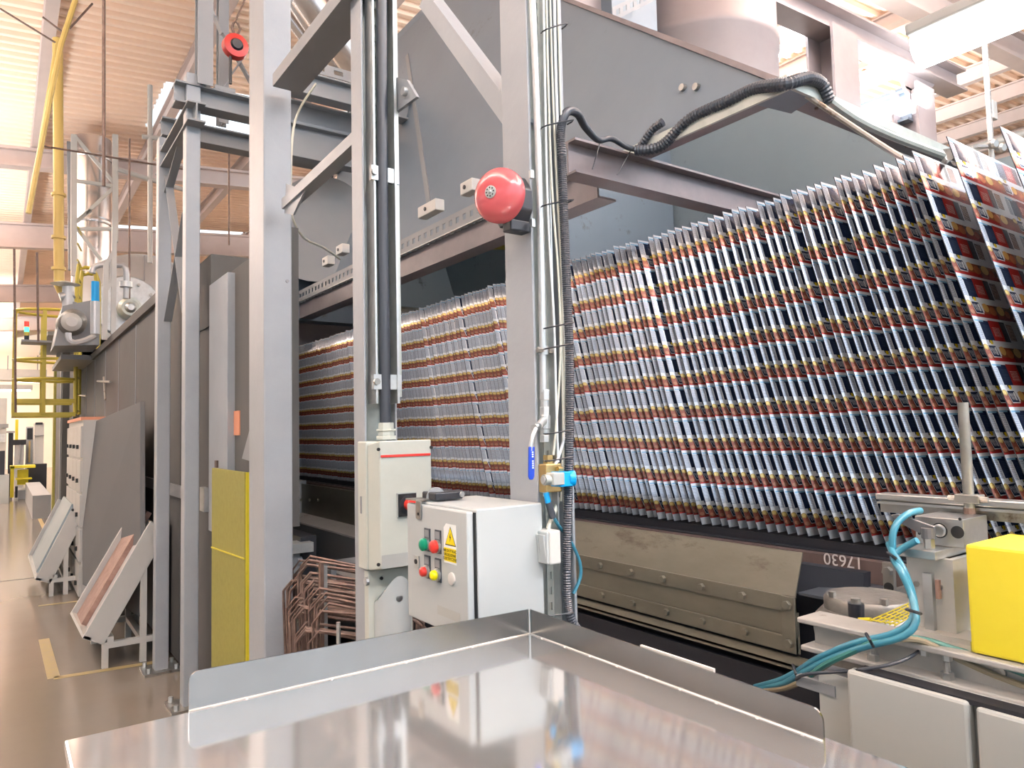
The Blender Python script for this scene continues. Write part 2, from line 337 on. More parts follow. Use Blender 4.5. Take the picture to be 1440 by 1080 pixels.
for i, (a, b_) in enumerate(bands):
    o = corr(-12.2, 30, a, b_).build('ceiling' if i == 0 else 'roof_sheet', 'roof', ce)
    if ce is None: ce = struct(o)
for k, (a, b_) in enumerate([(12.6, 14.7), (22.2, 24.3), (32, 34)]):
    MBc = corr(-12.2, 2.1, a, b_).build('roof_sheet', 'roof', ce)
    wn = struct(MB().slab([(2.1, a, zr(2.1)), (30, a, zr(30)), (30, b_, zr(30)), (2.1, b_, zr(2.1))], (0, 0, .02)).build('window_%d' % (k+1), 'sky'))
    for x in (5.9, 9.6, 13.3, 17, 20.8, 24.5):
        MB().prof((x, a, zr(x)-.02), (x, b_, zr(x)-.02), (0, 0, 1), Bp(.06, .05)).build('glazing_bar', 'purlin', wn)
n = 0
for k in range(15):                                     # beams running away from us under the roof sheets
    n += 1; x = .42+1.87*k
    struct(MB().prof((x, -5, zr(x)-.17), (x, 46, zr(x)-.17), (0, 0, 1), Ip(.15, .32, .03, .03)).build('trim_%d' % n, 'purlin'))
for y, h in ((15.7, .36), (21.3, .62), (30, .6), (38, .6), (4.6, .5), (-3, .5)):    # main girders across the hall
    n += 1; struct(MB().prof((-8, y, zr(-8)-.34-h/2), (30, y, zr(30)-.34-h/2), (0, 0, 1), Ip(.25, h, .05, .04)).build('trim_%d' % n, 'purlin'))

# ================================================================== BIG FRAME IN FRONT: steel columns and braces
def base_plate(c, x, y, s=.11):
    MB().box(x-s, x+s, y-s, y+s, 0, .015).build('base_plate', 'steel', c)
    for dx in (-1, 1):
        for dy in (-1, 1): MB().cyl((x+dx*s*.75, y+dy*s*.75, .01), (x+dx*s*.75, y+dy*s*.75, .045), .013, n=6).build('anchor_bolt', 'galv', c)
def box_column(x0, x1, y0, y1, z1, label):
    c = thing('steel_column', ((x0+x1)/2, (y0+y1)/2, 0), label, 'column')
    MB().box(x0, x1, y0, y1, 0, z1).build('column_shaft', 'gpaint', c, bev=.006); base_plate(c, (x0+x1)/2, (y0+y1)/2); return c
c1 = box_column(.832, .945, 2.85, 3.06, 4.6, 'wide grey box column right of the yellow guard panel, the broadest one')
for z, x in ((2.16, .925), (.95, .92)): MB().cyl((x, 2.853, z), (x, 2.846, z), .007, n=12).build('plug', 'gpaint2', c1)
MB().cyl((.955, 2.84, .80), (.955, 2.80, .80), .022, n=12).build('round_stud', 'alu', c1, True)
cB = box_column(.862, .942, 4.5, 4.60, 3.72, 'grey box column in front of the oven corner, under the upper cross beam')
cA = box_column(.842, .925, 5.3, 5.40, 3.60, 'thin grey box column standing behind the tilted copper trough stand')
def h_column(x0, x1, y0, y1, z1, label):
    c = thing('steel_column', ((x0+x1)/2, (y0+y1)/2, 0), label, 'column'); t = .007; ym = y1-.012
    MB().box(x0, x0+t, y0, y1, .0, z1).build('flange', 'gpaint', c, bev=.002); MB().box(x1-t, x1, y0, y1, 0, z1).build('flange', 'gpaint', c, bev=.002)
    MB().box(x0+t, x1-t, ym-.008, ym, 0, z1).build('web', 'galvg', c); base_plate(c, (x0+x1)/2, (y0+y1)/2, .09); return c
c2 = h_column(.872, .978, 1.985, 2.065, 4.2, 'grey open-sided column holding the tall black conduit above the cream isolator')
c3 = h_column(.872, .968, 1.150, 1.245, 3.6, 'grey open-sided column carrying the red bell and the bundled cables')
# braces of the frame (they lie in the plane of the column flanges)
def brace(name_label, a, b_, wd, m='gpaint', prof=None, x=.9, gus=None, up=(1, 0, 0)):
    t = thing('diagonal_brace', (x, (a.y+b_.y)/2, min(a.z, b_.z)), name_label, 'brace')
    MB().prof(a, b_, up, prof or Lp(wd, .05, .006)).build('angle_bar', m, t)
    return t
x_ = .9
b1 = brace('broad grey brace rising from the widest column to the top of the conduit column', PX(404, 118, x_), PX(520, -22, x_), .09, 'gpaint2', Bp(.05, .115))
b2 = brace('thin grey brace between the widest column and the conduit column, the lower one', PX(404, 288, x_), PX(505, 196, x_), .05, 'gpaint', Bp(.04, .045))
MB().slab([PX(402, 258, .885), PX(428, 268, .885), PX(412, 302, .885), PX(400, 300, .885)], (.008, 0, 0)).build('gusset', 'gpaint', b2)
b3 = brace('grey angle brace slanting down to the gusset above the red bell', PX(733, 168, x_), PX(598, -14, x_), .045, 'gpaint', Lp(.045, .045, .006))
g = MB().slab([PX(700, 146, .884), PX(722, 122, .884), PX(738, 128, .884), PX(741, 160, .884), PX(728, 186, .884)], (.01, 0, 0)).build('gusset', 'gpaint', b3)
MB().slab([PX(706, 146, .880), PX(741, 150, .880), PX(741, 153, .880), PX(706, 149, .880)], (.006, 0, 0)).build('weld_seam', 'galv', g)
gp = thing('bolted_gusset_plate', PX(565, 130, .93), 'pointed grey plate with one round bolt on the right of the conduit column', 'bracket')
MB().slab([PX(553, 108, .975), PX(572, 112, .975), PX(586, 136, .975), PX(553, 160, .975)], (.01, 0, 0)).build('plate', 'gpaint', gp)
MB().cyl(PX(571, 129, .975), PX(571, 129, .975)+V((-.012, 0, 0)), .013, n=16).build('bolt', 'galv', gp, True)

# ---- platform beams, upper left
def ibeam(label, p0, p1, w_, h_, m, cat='beam', up=(0, 0, 1), tf=.012, prof=None, name='steel_beam'):
    t = thing(name, (V(p0)+V(p1))/2, label, cat); MB().prof(p0, p1, up, prof or Ip(w_, h_, tf, .01)).build('beam_bar', m, t, bev=.002); return t
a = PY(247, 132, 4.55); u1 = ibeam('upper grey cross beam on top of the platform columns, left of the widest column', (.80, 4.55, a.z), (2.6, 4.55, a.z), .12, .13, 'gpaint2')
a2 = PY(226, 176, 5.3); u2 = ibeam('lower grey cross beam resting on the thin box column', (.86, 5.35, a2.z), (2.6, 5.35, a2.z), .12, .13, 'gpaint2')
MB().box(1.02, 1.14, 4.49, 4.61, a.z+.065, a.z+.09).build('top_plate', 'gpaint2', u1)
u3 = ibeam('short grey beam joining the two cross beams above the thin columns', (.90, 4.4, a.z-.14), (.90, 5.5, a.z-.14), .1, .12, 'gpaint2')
for k, (pxa, pya, pxb, pyb, lb) in enumerate(((223, 340, 204, 468, ''), (238, 300, 268, 440, ''))): pass
def rod_thing(name, pts, r, m, label, cat, step=None, n=8):
    o = MB().tube(pts, r, n, step=step).build(name, m, None, True); return tag(o, label, cat)
lb = thing('lattice_brace', (.88, 5.0, 1.9), 'crossed grey flat bars between the two platform columns above the trough', 'brace')
MB().prof(PX(231, 208, .9), PX(262, 440, .9), (1, 0, 0), Bp(.006, .05)).build('flat_bar', 'gpaint2', lb)
MB().prof(PX(262, 300, .9), PX(236, 452, .9), (1, 0, 0), Bp(.006, .05)).build('flat_bar', 'gpaint2', lb)
MB().prof(PX(262, 180, .9), PX(228, 300, .9), (1, 0, 0), Bp(.006, .05)).build('flat_bar', 'gpaint2', lb)
# upper storey posts with crossed bars and red tensioner
for px0, px1, yy, lab in ((276, 298, 4.5, 'left grey post on the upper cross beam'), (306, 320, 5.0, 'slimmer grey post on the platform right of the first post')):
    q0 = PY(px0, 60, yy); q1 = PY(px1, 60, yy)
    o = MB().prof(((q0.x+q1.x)/2, yy, a.z+.06), ((q0.x+q1.x)/2, yy, a.z+1.9), (0, 1, 0), Ip(q1.x-q0.x, .08, .008, .01)).build('platform_post', 'gpaint2'); tag(o, lab, 'post')
xb = thing('cross_bracing', PY(340, 120, 4.8), 'crossed grey bars of the platform rail next to the red hanging block', 'brace')
MB().prof(PY(312, 124, 4.8), PY(368, 44, 4.8), (0, 1, 0), Bp(.01, .07)).build('flat_bar', 'gpaint2', xb)
MB().prof(PY(312, 44, 4.85), PY(366, 140, 4.85), (0, 1, 0), Bp(.01, .045)).build('flat_bar', 'gpaint2', xb)
MB().prof(PY(298, 16, 4.8), PY(312, 48, 4.8), (0, 1, 0), Bp(.01, .045)).build('flat_bar', 'gpaint2', xb)
tb = thing('spring_balancer', PY(330, 64, 4.6), 'small red balancer block hanging on a hook between the grey posts', 'tool')
p = PY(331, 66, 4.6)
MB().lathe(p+V((0, -.04, 0)), (0, 1, 0), [(0, .03), (.01, .075), (.06, .08), (.08, .05)], 20).build('housing', 'redp', tb, True)
MB().lathe(p+V((0, -.05, 0)), (0, 1, 0), [(0, .03), (.012, .04)], 16).build('hub', 'black', tb, True)
MB().tube([p+V((0, 0, .07)), p+V((-.02, 0, .12)), p+V((0, 0, .17)), p+V((.03, 0, .13)), p+V((.01, 0, .08))], .008, 6, step=.02).build('hook', 'rust', tb, True)
MB().tube([p+V((.0, 0, .17)), p+V((.10, 0, .45))], .006, 6).build('sling', 'rust', tb)
MB().tube([p+V((-.03, 0, -.07)), p+V((-.03, 0, -.25))], .01, 6).build('rope_end', 'black', tb)
#@@OBJ
# ================================================================== EXTRACTION HOOD over the sheets
zR = 2.5; xR = 1.80; yN = 1.15; yF = 4.95; xW = 3.0; sl = .32
pn = V((1, 0, -sl)); p0 = V((xR, yN, zR))              # the hood's near-side face: leans inwards going up
def onf(px, py): return PP(px, py, p0, pn)
hipN = onf(786, -4); hipF = onf(493, 147)
topz = 4.6
dN = (hipN-p0); topN = p0+dN*((topz-zR)/dN.z)
fF = V((xR, yF, zR)); dF = hipF-fF; topF = fF+dF*((topz-zR)/dF.z)
if topF.y < topN.y+.3:
    zz = 3.9
    topN = p0+dN*((zz-zR)/dN.z); topF = fF+dF*((zz-zR)/dF.z)
tz = topN.z; wt = topN.x-xR
hd = thing('extraction_hood', ((xR+xW)/2, (yN+yF)/2, zR), 'large dark grey pyramid hood above the printed sheets', 'hood')
th = .012
MB().slab([p0, fF, topF, topN], (th, 0, 0)).build('side_panel', 'hood', hd)
rN = V((xW, yN, zR)); rF = V((xW, yF, zR)); tNr = V((xW-wt, topN.y, tz)); tFr = V((xW-wt, topF.y, tz))
if tNr.x < topN.x+.2: tNr.x = topN.x+.4; tFr.x = topN.x+.4
MB().slab([rN, rF, tFr, tNr], (-th, 0, 0)).build('side_panel', 'hoodin', hd)
MB().slab([fF+V((th, 0, 0)), rF, tFr, topF+V((th, 0, 0))], (0, -th, 0)).build('end_panel', 'hoodin', hd)
MB().box(topN.x, tNr.x, topN.y, topF.y, tz, tz+.05).build('top_collar', 'hood', hd)
# lip of angle iron round the mouth
def lip(a, b_, inn):
    return MB().slab([V(a), V(b_), V(b_)+V(inn), V(a)+V(inn)], (0, 0, .008)).build('mouth_flange', 'purple', hd)
lip(p0, fF, (.075, 0, 0)); lip(p0+V((0, 0, .001)), rN, (0, .085, 0)); lip(rN, rF, (-.07, 0, 0))
MB().box(xR-.01, xR, yN, yF, zR-.015, zR+.03).build('mouth_rim', 'galvg', hd)
MB().box(xR, xW, yN-.01, yN, zR-.012, zR+.02).build('mouth_rim', 'galvg', hd)
MB().slab([p0+V((-.004, -.004, .0)), p0+V((.12, -.004, 0)), p0+V((.16, .10, 0)), p0+V((.02, .12, 0))], (0, 0, -.006)).build('corner_plate', 'hood', hd)
# seams on the visible face, and a dirty hip flange
off = V((-.008, 0, .003))
def strip(mb, a, b_, wd, n=off):
    a = V(a); b_ = V(b_); d = (b_-a).normalized(); s = pn.normalized().cross(d)*wd/2; return mb.slab([a-s, b_-s, b_+s, a+s], n)
strip(MB(), onf(573, 78), onf(606, 300), .035).build('seam_strip', 'gpaint2', hd)
strip(MB(), onf(493, 147), onf(431, 400), .02).build('hip_seam', 'dark', hd)
strip(MB(), onf(786, -4), onf(1103, 118), .018).build('hip_flange', 'purple', hd)
for px, py in ((962, 124), (981, 123)): MB().cyl(onf(px, py), onf(px, py)-V((.015, 0, 0)), .012, n=10).build('bolt', 'steel', hd)
for px, py in ((1105, 260), (1023, 180), (1075, 190), (1130, 150), (1160, 160), (1235, 195)):
    q = V((xR+.1, yN, 0)); r1 = PY(px, py, yN+.002)
for xx in (2.0, 2.25, 2.55): MB().cyl((xx, yN+.04, zR+.0), (xx, yN+.04, zR-.006), .006, n=8).build('bolt', 'rust', hd)
# ---- tunnel side wall behind the sheets, and oven mouth
tw = thing('tunnel_back_panel', (2.95, 3, 1.0), 'grey green steel wall behind the row of sheets beneath the hood', 'panel')
def yat(px, x): return PX(px, 320, x).y
y1 = yat(870, 3.0); y2 = yat(678, 3.0)
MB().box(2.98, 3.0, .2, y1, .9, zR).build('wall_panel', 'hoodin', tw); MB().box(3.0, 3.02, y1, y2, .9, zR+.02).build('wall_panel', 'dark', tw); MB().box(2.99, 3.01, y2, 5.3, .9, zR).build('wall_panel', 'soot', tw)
# hanging baffle inside the hood
bf = thing('hood_baffle', (2.2, y1, 2.4), 'dark hanging baffle plate inside the hood behind the cable bundle', 'panel')
MB().box(1.95, 2.96, 2.62, 2.635, 2.26, 3.3).build('baffle_plate', 'hood', bf)
MB().slab([(1.95, 2.61, 2.30), (2.96, 2.61, 2.30), (2.96, 2.61, 2.34), (1.95, 2.61, 2.34)], (0, -.03, 0)).build('stiffener', 'purple', bf)
# ---- cross beam carrying the hood mouth
yb = 1.77
cb = thing('hood_cross_beam', (2.3, yb, 2.40), 'brown grey I-beam crossing under the hood in front of the sheets', 'beam')
a = PY(796, 196, yb); 
MB().prof((1.50, yb, a.z-.062), (3.3, yb, a.z-.062), (0, 0, 1), Ip(.08, .115, .008, .008)).build('beam_bar', 'purple', cb)
# ---- long rim beam with perforated tray, junction boxes
xr = 1.755
rb = thing('hood_rim_beam', (xr, 3.2, 2.38), 'dark channel beam running under the perforated tray towards the oven mouth', 'beam')
MB().prof((xr, 1.86, 2.415), (xr, 5.15, 2.415), (0, 0, 1), Cp(.09, .11, .008)).build('beam_bar', 'purple', rb)
tr = thing('perforated_cable_tray', (xr-.05, 3.6, 2.48), 'long perforated steel tray along the lower edge of the hood', 'cable tray')
mb = MB(); slotted(mb, (xr-.07, 2.0, 2.47), (xr-.07, 5.05, 2.47), (0, 0, .075), (.004, 0, 0), .06, .55, .32); mb.build('upright_strip', 'gpaint2', tr)
mb = MB(); slotted(mb, (xr-.07, 2.0, 2.466), (xr-.07, 5.05, 2.466), (.07, 0, 0), (0, 0, .004), .06, .5, .2); mb.build('bottom_strip', 'galv', tr)
for i, (px, py, sx) in enumerate(((462, 372, .05), (482, 356, .05), (606, 300, .09), (662, 270, .05))):
    q = PX(px, py, xr-.07); t = thing('junction_clip', q, ('beige junction box on the perforated tray, farthest of the four', 'beige junction box on the tray, second nearest the oven mouth', 'beige junction box with torn flap, in the middle of the tray', 'beige junction box on the tray half hidden by the red bell')[i], 'junction box')
    MB().cbox(q+V((0, 0, .02)), (.025, 0, 0), (0, sx, 0), (0, 0, .028)).build('box_body', 'white2', t, bev=.004)
    MB().cyl(q+V((-.026, .01, .02)), q+V((-.03, .01, .02)), .01, n=8).build('cable_entry', 'black', t)
# ---- oven mouth lintel
ln = thing('oven_mouth_lintel', (2.0, 5.2, 2.4), 'grey channel lintel with bright lower flange over the oven mouth', 'beam')
a = PY(412, 408, 5.18)
MB().box(1.02, 3.2, 5.18, 5.24, a.z-.05, a.z+.07).build('web', 'gpaint2', ln); MB().box(1.02, 3.2, 5.10, 5.24, a.z-.085, a.z-.055).build('lower_flange', 'galvg', ln)
MB().box(1.02, 1.3, 5.12, 5.18, a.z+.07, a.z+.10).build('clip_angle', 'gpaint2', ln)
om = thing('oven_mouth_hood', (2.0, 5.3, 2.1), 'sooty purple grey apron above the black oven opening', 'panel')
MB().slab([(1.02, 5.25, 2.20), (3.2, 5.25, 2.20), (3.2, 5.32, 2.42), (1.02, 5.32, 2.42)], (0, .02, 0)).build('apron_plate', 'soot', om)
# ---- crossbeam seen through the gap between second and third column (plate with the yellow light put into its colour)
sp_ = MB().slab([PY(640, 348, 2.85), PY(735, 352, 2.85), PY(735, 300, 2.85), PY(690, 308, 2.85)], (0, .01, 0)).build('yellow_lit_plate', 'yeld'); tag(sp_, 'dull yellowish triangular plate under the tray left of the bell column', 'plate')
#@@HOOD2
# ================================================================== OVEN (long grey tunnel at left)
ov = thing('drying_oven', (2.0, 9, 0), 'long grey panelled drying oven behind the thin columns', 'oven')
xo = 1.0
pl = PX(225, 415, xo); zt = pl.z
MB().box(xo+.1, 3.4, 6.0, 13.4, .02, zt).build('oven_body', 'oven', ov); MB().box(xo, xo+.1, 5.36, 13.4, .02, zt).build('side_wall', 'oven', ov)
MB().box(xo-.03, xo, 5.35, 13.4, zt-.06, zt+.02).build('top_edge_rail', 'oven', ov)
MB().box(xo-.02, xo, 4.95, 13.4, 1.13, 1.21).build('waist_rail', 'gpaint2', ov)
a = PX(297, 357, xo); MB().box(xo, 1.3, a.y, 5.36, 2.2, a.z).build('raised_header', 'oven', ov)
MB().box(xo+.01, 1.2, a.y, 5.36, .02, 2.2).build('corner_post', 'oven', ov)
b_ = PX(300, 385, xo-.01)
MB().box(xo-.02, xo+.10, 4.02, 4.44, 1.0, b_.z-.06).build('pilaster', 'gpaint', ov, bev=.004)
c_ = PX(352, 362, 1.02)
MB().box(1.02, 1.05, 3.08, 4.24, 1.15, c_.z).build('side_panel', 'oven', ov)
MB().box(1.02, 1.05, 3.08, 4.44, .05, 1.05).build('lower_side_panel', 'gpaint2', ov)
for yy in (6.3, 7.4, 8.6, 9.8, 11, 12.2): MB().box(xo-.006, xo, yy, yy+.02, .02, zt-.08).build('panel_joint', 'gpaint2', ov)
q = PX(333, 595, 1.018); MB().box(1.014, 1.02, q.y-.06, q.y+.07, q.z-.065, q.z+.065).build('inspection_tag', 'orange', ov, label='small orange plate')
# sloped chute plate next to first column
MB().slab([PX(357, 540, .99), PX(352, 600, .99), PX(340, 645, .99), PX(357, 650, .99)], (.02, 0, 0)).build('chute_plate', 'gpaint2', ov)
MB().box(xo-.03, xo-.002, 4.5, 4.62, 1.10, 1.24).build('rail_clamp', 'galv', ov)
for (x0, y0, x1, y1) in ((137, 536, 155, 537), (146, 530, 148, 562), (112, 556, 121, 557)):
    A = PX(x0, y0, xo-.05); B = PX(x1, y1, xo-.05); MB().tube([A, B], .012, 6).build('wall_handle', 'steel', ov)
# second tunnel section farther away with yellow corner strip
o2 = thing('far_oven_section', (1.3, 15, 0), 'tall dark grey far oven end with yellow painted corner', 'oven')
z2 = PX(75, 505, .82).z
MB().box(.82, 3.4, 14.3, 16.2, 0, z2).build('section_body', 'oven', o2)
MB().box(.92, 3.4, 13.4, 14.3, .0, z2).build('section_neck', 'oven', o2)
MB().box(.80, .84, 14.4, 14.52, 0, z2).build('corner_rib', 'gpaint2', o2); MB().box(.78, .82, 16.0, 16.2, 0, z2-.3).build('yellow_edge', 'yeld', o2, label='yellow corner strip')
MB().box(.74, .90, 15.9, 16.3, 0, .1).build('foot', 'dark', o2)
MB().box(.55, .95, 13.2, 16.4, z2, z2+.06).build('walkway_slab', 'gpaint2', o2)
# ---- grey board leaning on the oven
bd = MB().slab([PX(116, 600, .70), PX(197, 565, .86), PX(197, 868, .80), PX(116, 822, .62)], (.035, 0, 0)).build('leaning_board', 'board', None, bev=.004)
tag(bd, 'big flat grey board leaning against the oven wall behind the troughs', 'board')
# ---- white drawer cabinet
dc = thing('drawer_cabinet', (.8, 9.0, 0), 'narrow white cabinet of small doors with dark knobs beside the grey board', 'cabinet')
zc = PX(108, 592, .62).z
MB().box(.64, .98, 8.1, 9.9, 0.02, zc).build('cabinet_body', 'bwhite', dc)
MB().box(.62, .98, 8.1, 9.9, zc, zc+.03).build('top_strip', 'orange', dc, label='pinkish top edge')
for r in range(5):
    z0 = .03+(zc-.06)*r/5; z1 = .03+(zc-.06)*(r+1)/5-.03
    for k in range(4):
        y0 = 8.12+k*.445; d = MB().box(.62, .64, y0, y0+.42, z0, z1).build('door', 'bwhite', dc, bev=.003)
        MB().box(.60, .62, y0+.2, y0+.255, z0+.08, z0+.12).build('knob', 'ink', d)
# ---- tilted troughs on stands
def trough(y0, y1, xl, zl, xh, zh, m, label, lab2):
    t = thing('tilted_trough', ((xl+xh)/2, (y0+y1)/2, 0), label, 'trough')
    A = V((xl, 0, zl)); B = V((xh, 0, zh)); d = (B-A).normalized(); nn = V((-d.z, 0, d.x))     # nn points up-left, out of the trough
    Y0 = V((0, y0, 0)); Y1 = V((0, y1, 0)); wl = .07
    G = V((0, .012, 0)); MB().slab([A+Y0+G, B+Y0+G, B+Y1-G, A+Y1-G], -nn*.02).build('trough_floor', 'bwhite', t)
    MB().slab([A+Y0-nn*.09, B+Y0-nn*.09, B+Y0+nn*.05, A+Y0+nn*.05], (0, .025, 0)).build('near_wall', 'bwhite', t, bev=.003)
    MB().slab([A+Y1, B+Y1, B+Y1+nn*wl, A+Y1+nn*wl], (0, -.03, 0)).build('far_wall', 'bwhite', t, bev=.003)
    MB().slab([A+Y0, A+Y1, A+Y1+nn*wl, A+Y0+nn*.05], d*.02).build('end_lip', 'bwhite', t)
    MB().slab([A+Y0+V((0, .38, 0)), B+Y0+V((0, .38, 0))+d*.05, B+Y1-V((0, .05, 0))+d*.05, A+Y1-V((0, .05, 0))], nn*.035).build('insert_strip', m, t, label=lab2)
    s = thing('trough_stand', ((xl+xh)/2, (y0+y1)/2, 0), label.replace('trough', 'stand under the trough', 1) if False else 'white square-tube stand under the %s' % ('copper-lined trough' if 'copper' in label else 'green-lined trough'), 'stand')
    for yy in (y0+.02, y1-.06):
        MB().box(xl+.07, xh+.02, yy-.02, yy+.02, .13, .17).build('floor_rail', 'bwhite', s)
        MB().box(xl+.071, xl+.109, yy-.019, yy+.019, 0, .13).build('foot', 'bwhite', s)
        MB().box(xh-.10, xh-.06, yy-.018, yy+.018, 0, zh-.30).build('leg', 'bwhite', s)
    MB().box(xh-.10, xh-.06, y0+.04, y1-.08, .131, .169).build('cross_bar', 'bwhite', s)
    MB().box(xl+.10, xl+.14, y0, y1-.04, .17, .205).build('cross_bar', 'bwhite', s)
    return t
trough(5.62, 6.42, .50, .20, .90, .93, 'copper', 'white tilted trough lined with copper coloured mesh, the nearer one', 'copper coloured lining')
trough(8.5, 10.2, .33, .16, .62, .80, 'hoodin', 'white tilted trough with dark green lining, the farther one by the drawer cabinet', 'dark green lining')
pn_ = MB().box(.93, .97, 5.62, 5.9, .02, .95).build('stored_panel', 'gpaint2'); tag(pn_, 'narrow grey panel stored upright behind the thin column', 'panel')
#@@OV2
# ================================================================== ON TOP OF THE OVEN
yt = 13.4
rr = 1.12; tc_ = PY(203, 357, yt); tc_.z -= rr
tk = thing('burner_drum', (tc_.x, yt, tc_.z-rr), 'big round grey clad drum on top of the oven with burner in its end', 'tank')
MB().lathe((tc_.x, yt, tc_.z), (0, 1, 0), [(0, rr-.04), (.03, rr), (1.6, rr), (1.65, rr-.05)], 48).build('drum_shell', 'tank', tk, True)
bq = PY(180, 432, yt)
MB().lathe((bq.x, yt-.05, bq.z), (0, 1, 0), [(0, .50), (.05, .53), (.06, .53)], 40).build('burner_plate', 'galv', tk, True)
MB().lathe((bq.x, yt-.30, bq.z-.05), (0, 1, 0), [(0, .13), (.05, .18), (.25, .18)], 28).build('burner_cover', 'galvg', tk, True)
MB().lathe((bq.x, yt-.36, bq.z-.05), (0, 1, 0), [(0, .05), (.06, .09)], 16).build('sight_port', 'alu', tk, True)
MB().box(tc_.x-.01, tc_.x+.01, yt-.012, yt, tc_.z+.5, tc_.z+rr-.03).build('cladding_joint', 'gpaint2', tk)
for i in range(5):
    an = -1.2+i*.6; MB().cyl((bq.x+.4*math.cos(an), yt-.07, bq.z+.4*math.sin(an)), (bq.x+.4*math.cos(an), yt-.11, bq.z+.4*math.sin(an)), .025, n=8).build('bolt', 'steel', tk)
ux = PY(455/1, 0, 1)  # (unused survey point)
pp = [PY(130, 384, 9.5), PY(131, 378, 9.5), PY(140, 373, 9.5), PY(165, 373, 9.5), PY(177, 378, 9.5), PY(177, 420, 9.5)]
bp_ = thing('burner_gas_pipe', pp[0], 'bent grey gas pipe looping over the burner plate of the drum', 'pipe')
MB().tube([pp[0]]+pp, .034, 10, step=.06).build('pipe_run', 'tank', bp_, True)
MB().cyl(PY(134, 396, 9.5), PY(134, 424, 9.5), .042, n=14).build('regulator_bellows', 'blue', bp_, True, label='blue flexible section')
MB().cyl(PY(134, 424, 9.5), PY(134, 470, 9.5), .05, n=14).build('valve_stack', 'tank', bp_, True)
MB().cyl(PY(177, 396, 9.5), PY(177, 404, 9.5), .07, n=12).build('union_nut', 'galv', bp_, True)
fr_ = thing('drum_support_frame', PY(158, 470, 9.3), 'narrow grey upright frame standing in front of the round drum', 'frame')
MB().prof(PY(161, 312, 9.2), PY(159, 470, 9.2), (0, 1, 0), Bp(.05, .05)).build('post', 'bwhite', fr_)
MB().prof(PY(149, 370, 9.2), PY(147, 478, 9.2), (0, 1, 0), Bp(.05, .05)).build('post', 'bwhite', fr_)
for y in (365, 378, 392, 404): pass
MB().prof(PY(149, 372, 9.2), PY(162, 350, 9.2), (0, 1, 0), Bp(.04, .04)).build('rail', 'bwhite', fr_); MB().prof(PY(149, 408, 9.2), PY(162, 392, 9.2), (0, 1, 0), Bp(.04, .04)).build('rail', 'bwhite', fr_)
for x_p in (152, 155.5, 159): MB().prof(PY(x_p, 368, 9.2), PY(x_p, 400, 9.2), (0, 1, 0), Bp(.02, .02)).build('bar', 'bwhite', fr_)
mt = thing('burner_motor', PY(102, 452, 10), 'grey fan motor with white round cover left of the burner drum', 'motor')
q = PY(104, 450, 10.3); MB().lathe(q, (0, 1, 0), [(0, .08), (.08, .15), (.5, .17), (.55, .12)], 20).build('motor_body', 'grease', mt, True)
MB().lathe(PY(101, 452, 9.9), (0, 1, 0), [(0, .06), (.05, .11)], 20).build('round_cover', 'bwhite', mt, True)
MB().tube([PY(96, 468, 9.9), PY(97, 478, 9.9), PY(106, 482, 9.9), PY(122, 478, 9.9), PY(134, 472, 9.9)], .035, 8, step=.05).build('pipe_loop', 'tank', mt, True)
hp = thing('drum_hopper', PY(86, 440, 10.2), 'dark grey tapered casing at the left end of the oven top', 'casing')
MB().slab([PY(88, 430, 10.6), PY(140, 420, 10.6), PY(140, 485, 10.6), PY(76, 486, 10.6)], (0, .9, 0)).build('casing_body', 'gpaint2', hp)
MB().box(.62, 1.0, 11.2, 13.3, 2.60, 2.66).build('deck_plate', 'gpaint2', hp)
# shiny stack in its lattice
sk = thing('exhaust_stack', PY(130, 380, 15), 'shiny round exhaust stack inside the white lattice tower', 'duct')
A = PY(128, 385, 15); B = PY(126, 200, 15)
MB().lathe(A-V((0, 0, 1)), (0, 0, 1), [(0, .31)]+[(1.0*i, .31) for i in range(1, 3)]+[(3.5, .31)], 36).build('stack_shell', 'stack', sk, True)
for z in (A.z+.9, A.z+2.1): MB().lathe((A.x, A.y, z), (0, 0, 1), [(0, .32), (.05, .335), (.1, .32)], 36).build('joint_band', 'stack', sk, True)
lt = thing('lattice_tower', PY(130, 380, 14.5), 'slender white painted lattice frame around the shiny stack', 'frame')
def bar_(pxa, pya, pxb, pyb, Yd, wd, m, par, nm='lattice_bar'): return MB().prof(PY(pxa, pya, Yd), PY(pxb, pyb, Yd), (0, 1, 0), Bp(wd, wd)).build(nm, m, par)
bar_(104, 190, 104, 388, 14.4, .09, 'bwhite', lt, 'post'); bar_(162, 190, 162, 340, 14.4, .09, 'bwhite', lt, 'post'); bar_(98, 200, 100, 380, 15.4, .09, 'gpaint2', lt, 'post')
for s in ((104, 190, 162, 260), (162, 262, 108, 312), (104, 254, 162, 262), (108, 322, 162, 322), (106, 318, 142, 366), (106, 312, 128, 296), (104, 388, 122, 384)): bar_(*s, 14.4, .055, 'bwhite', lt)
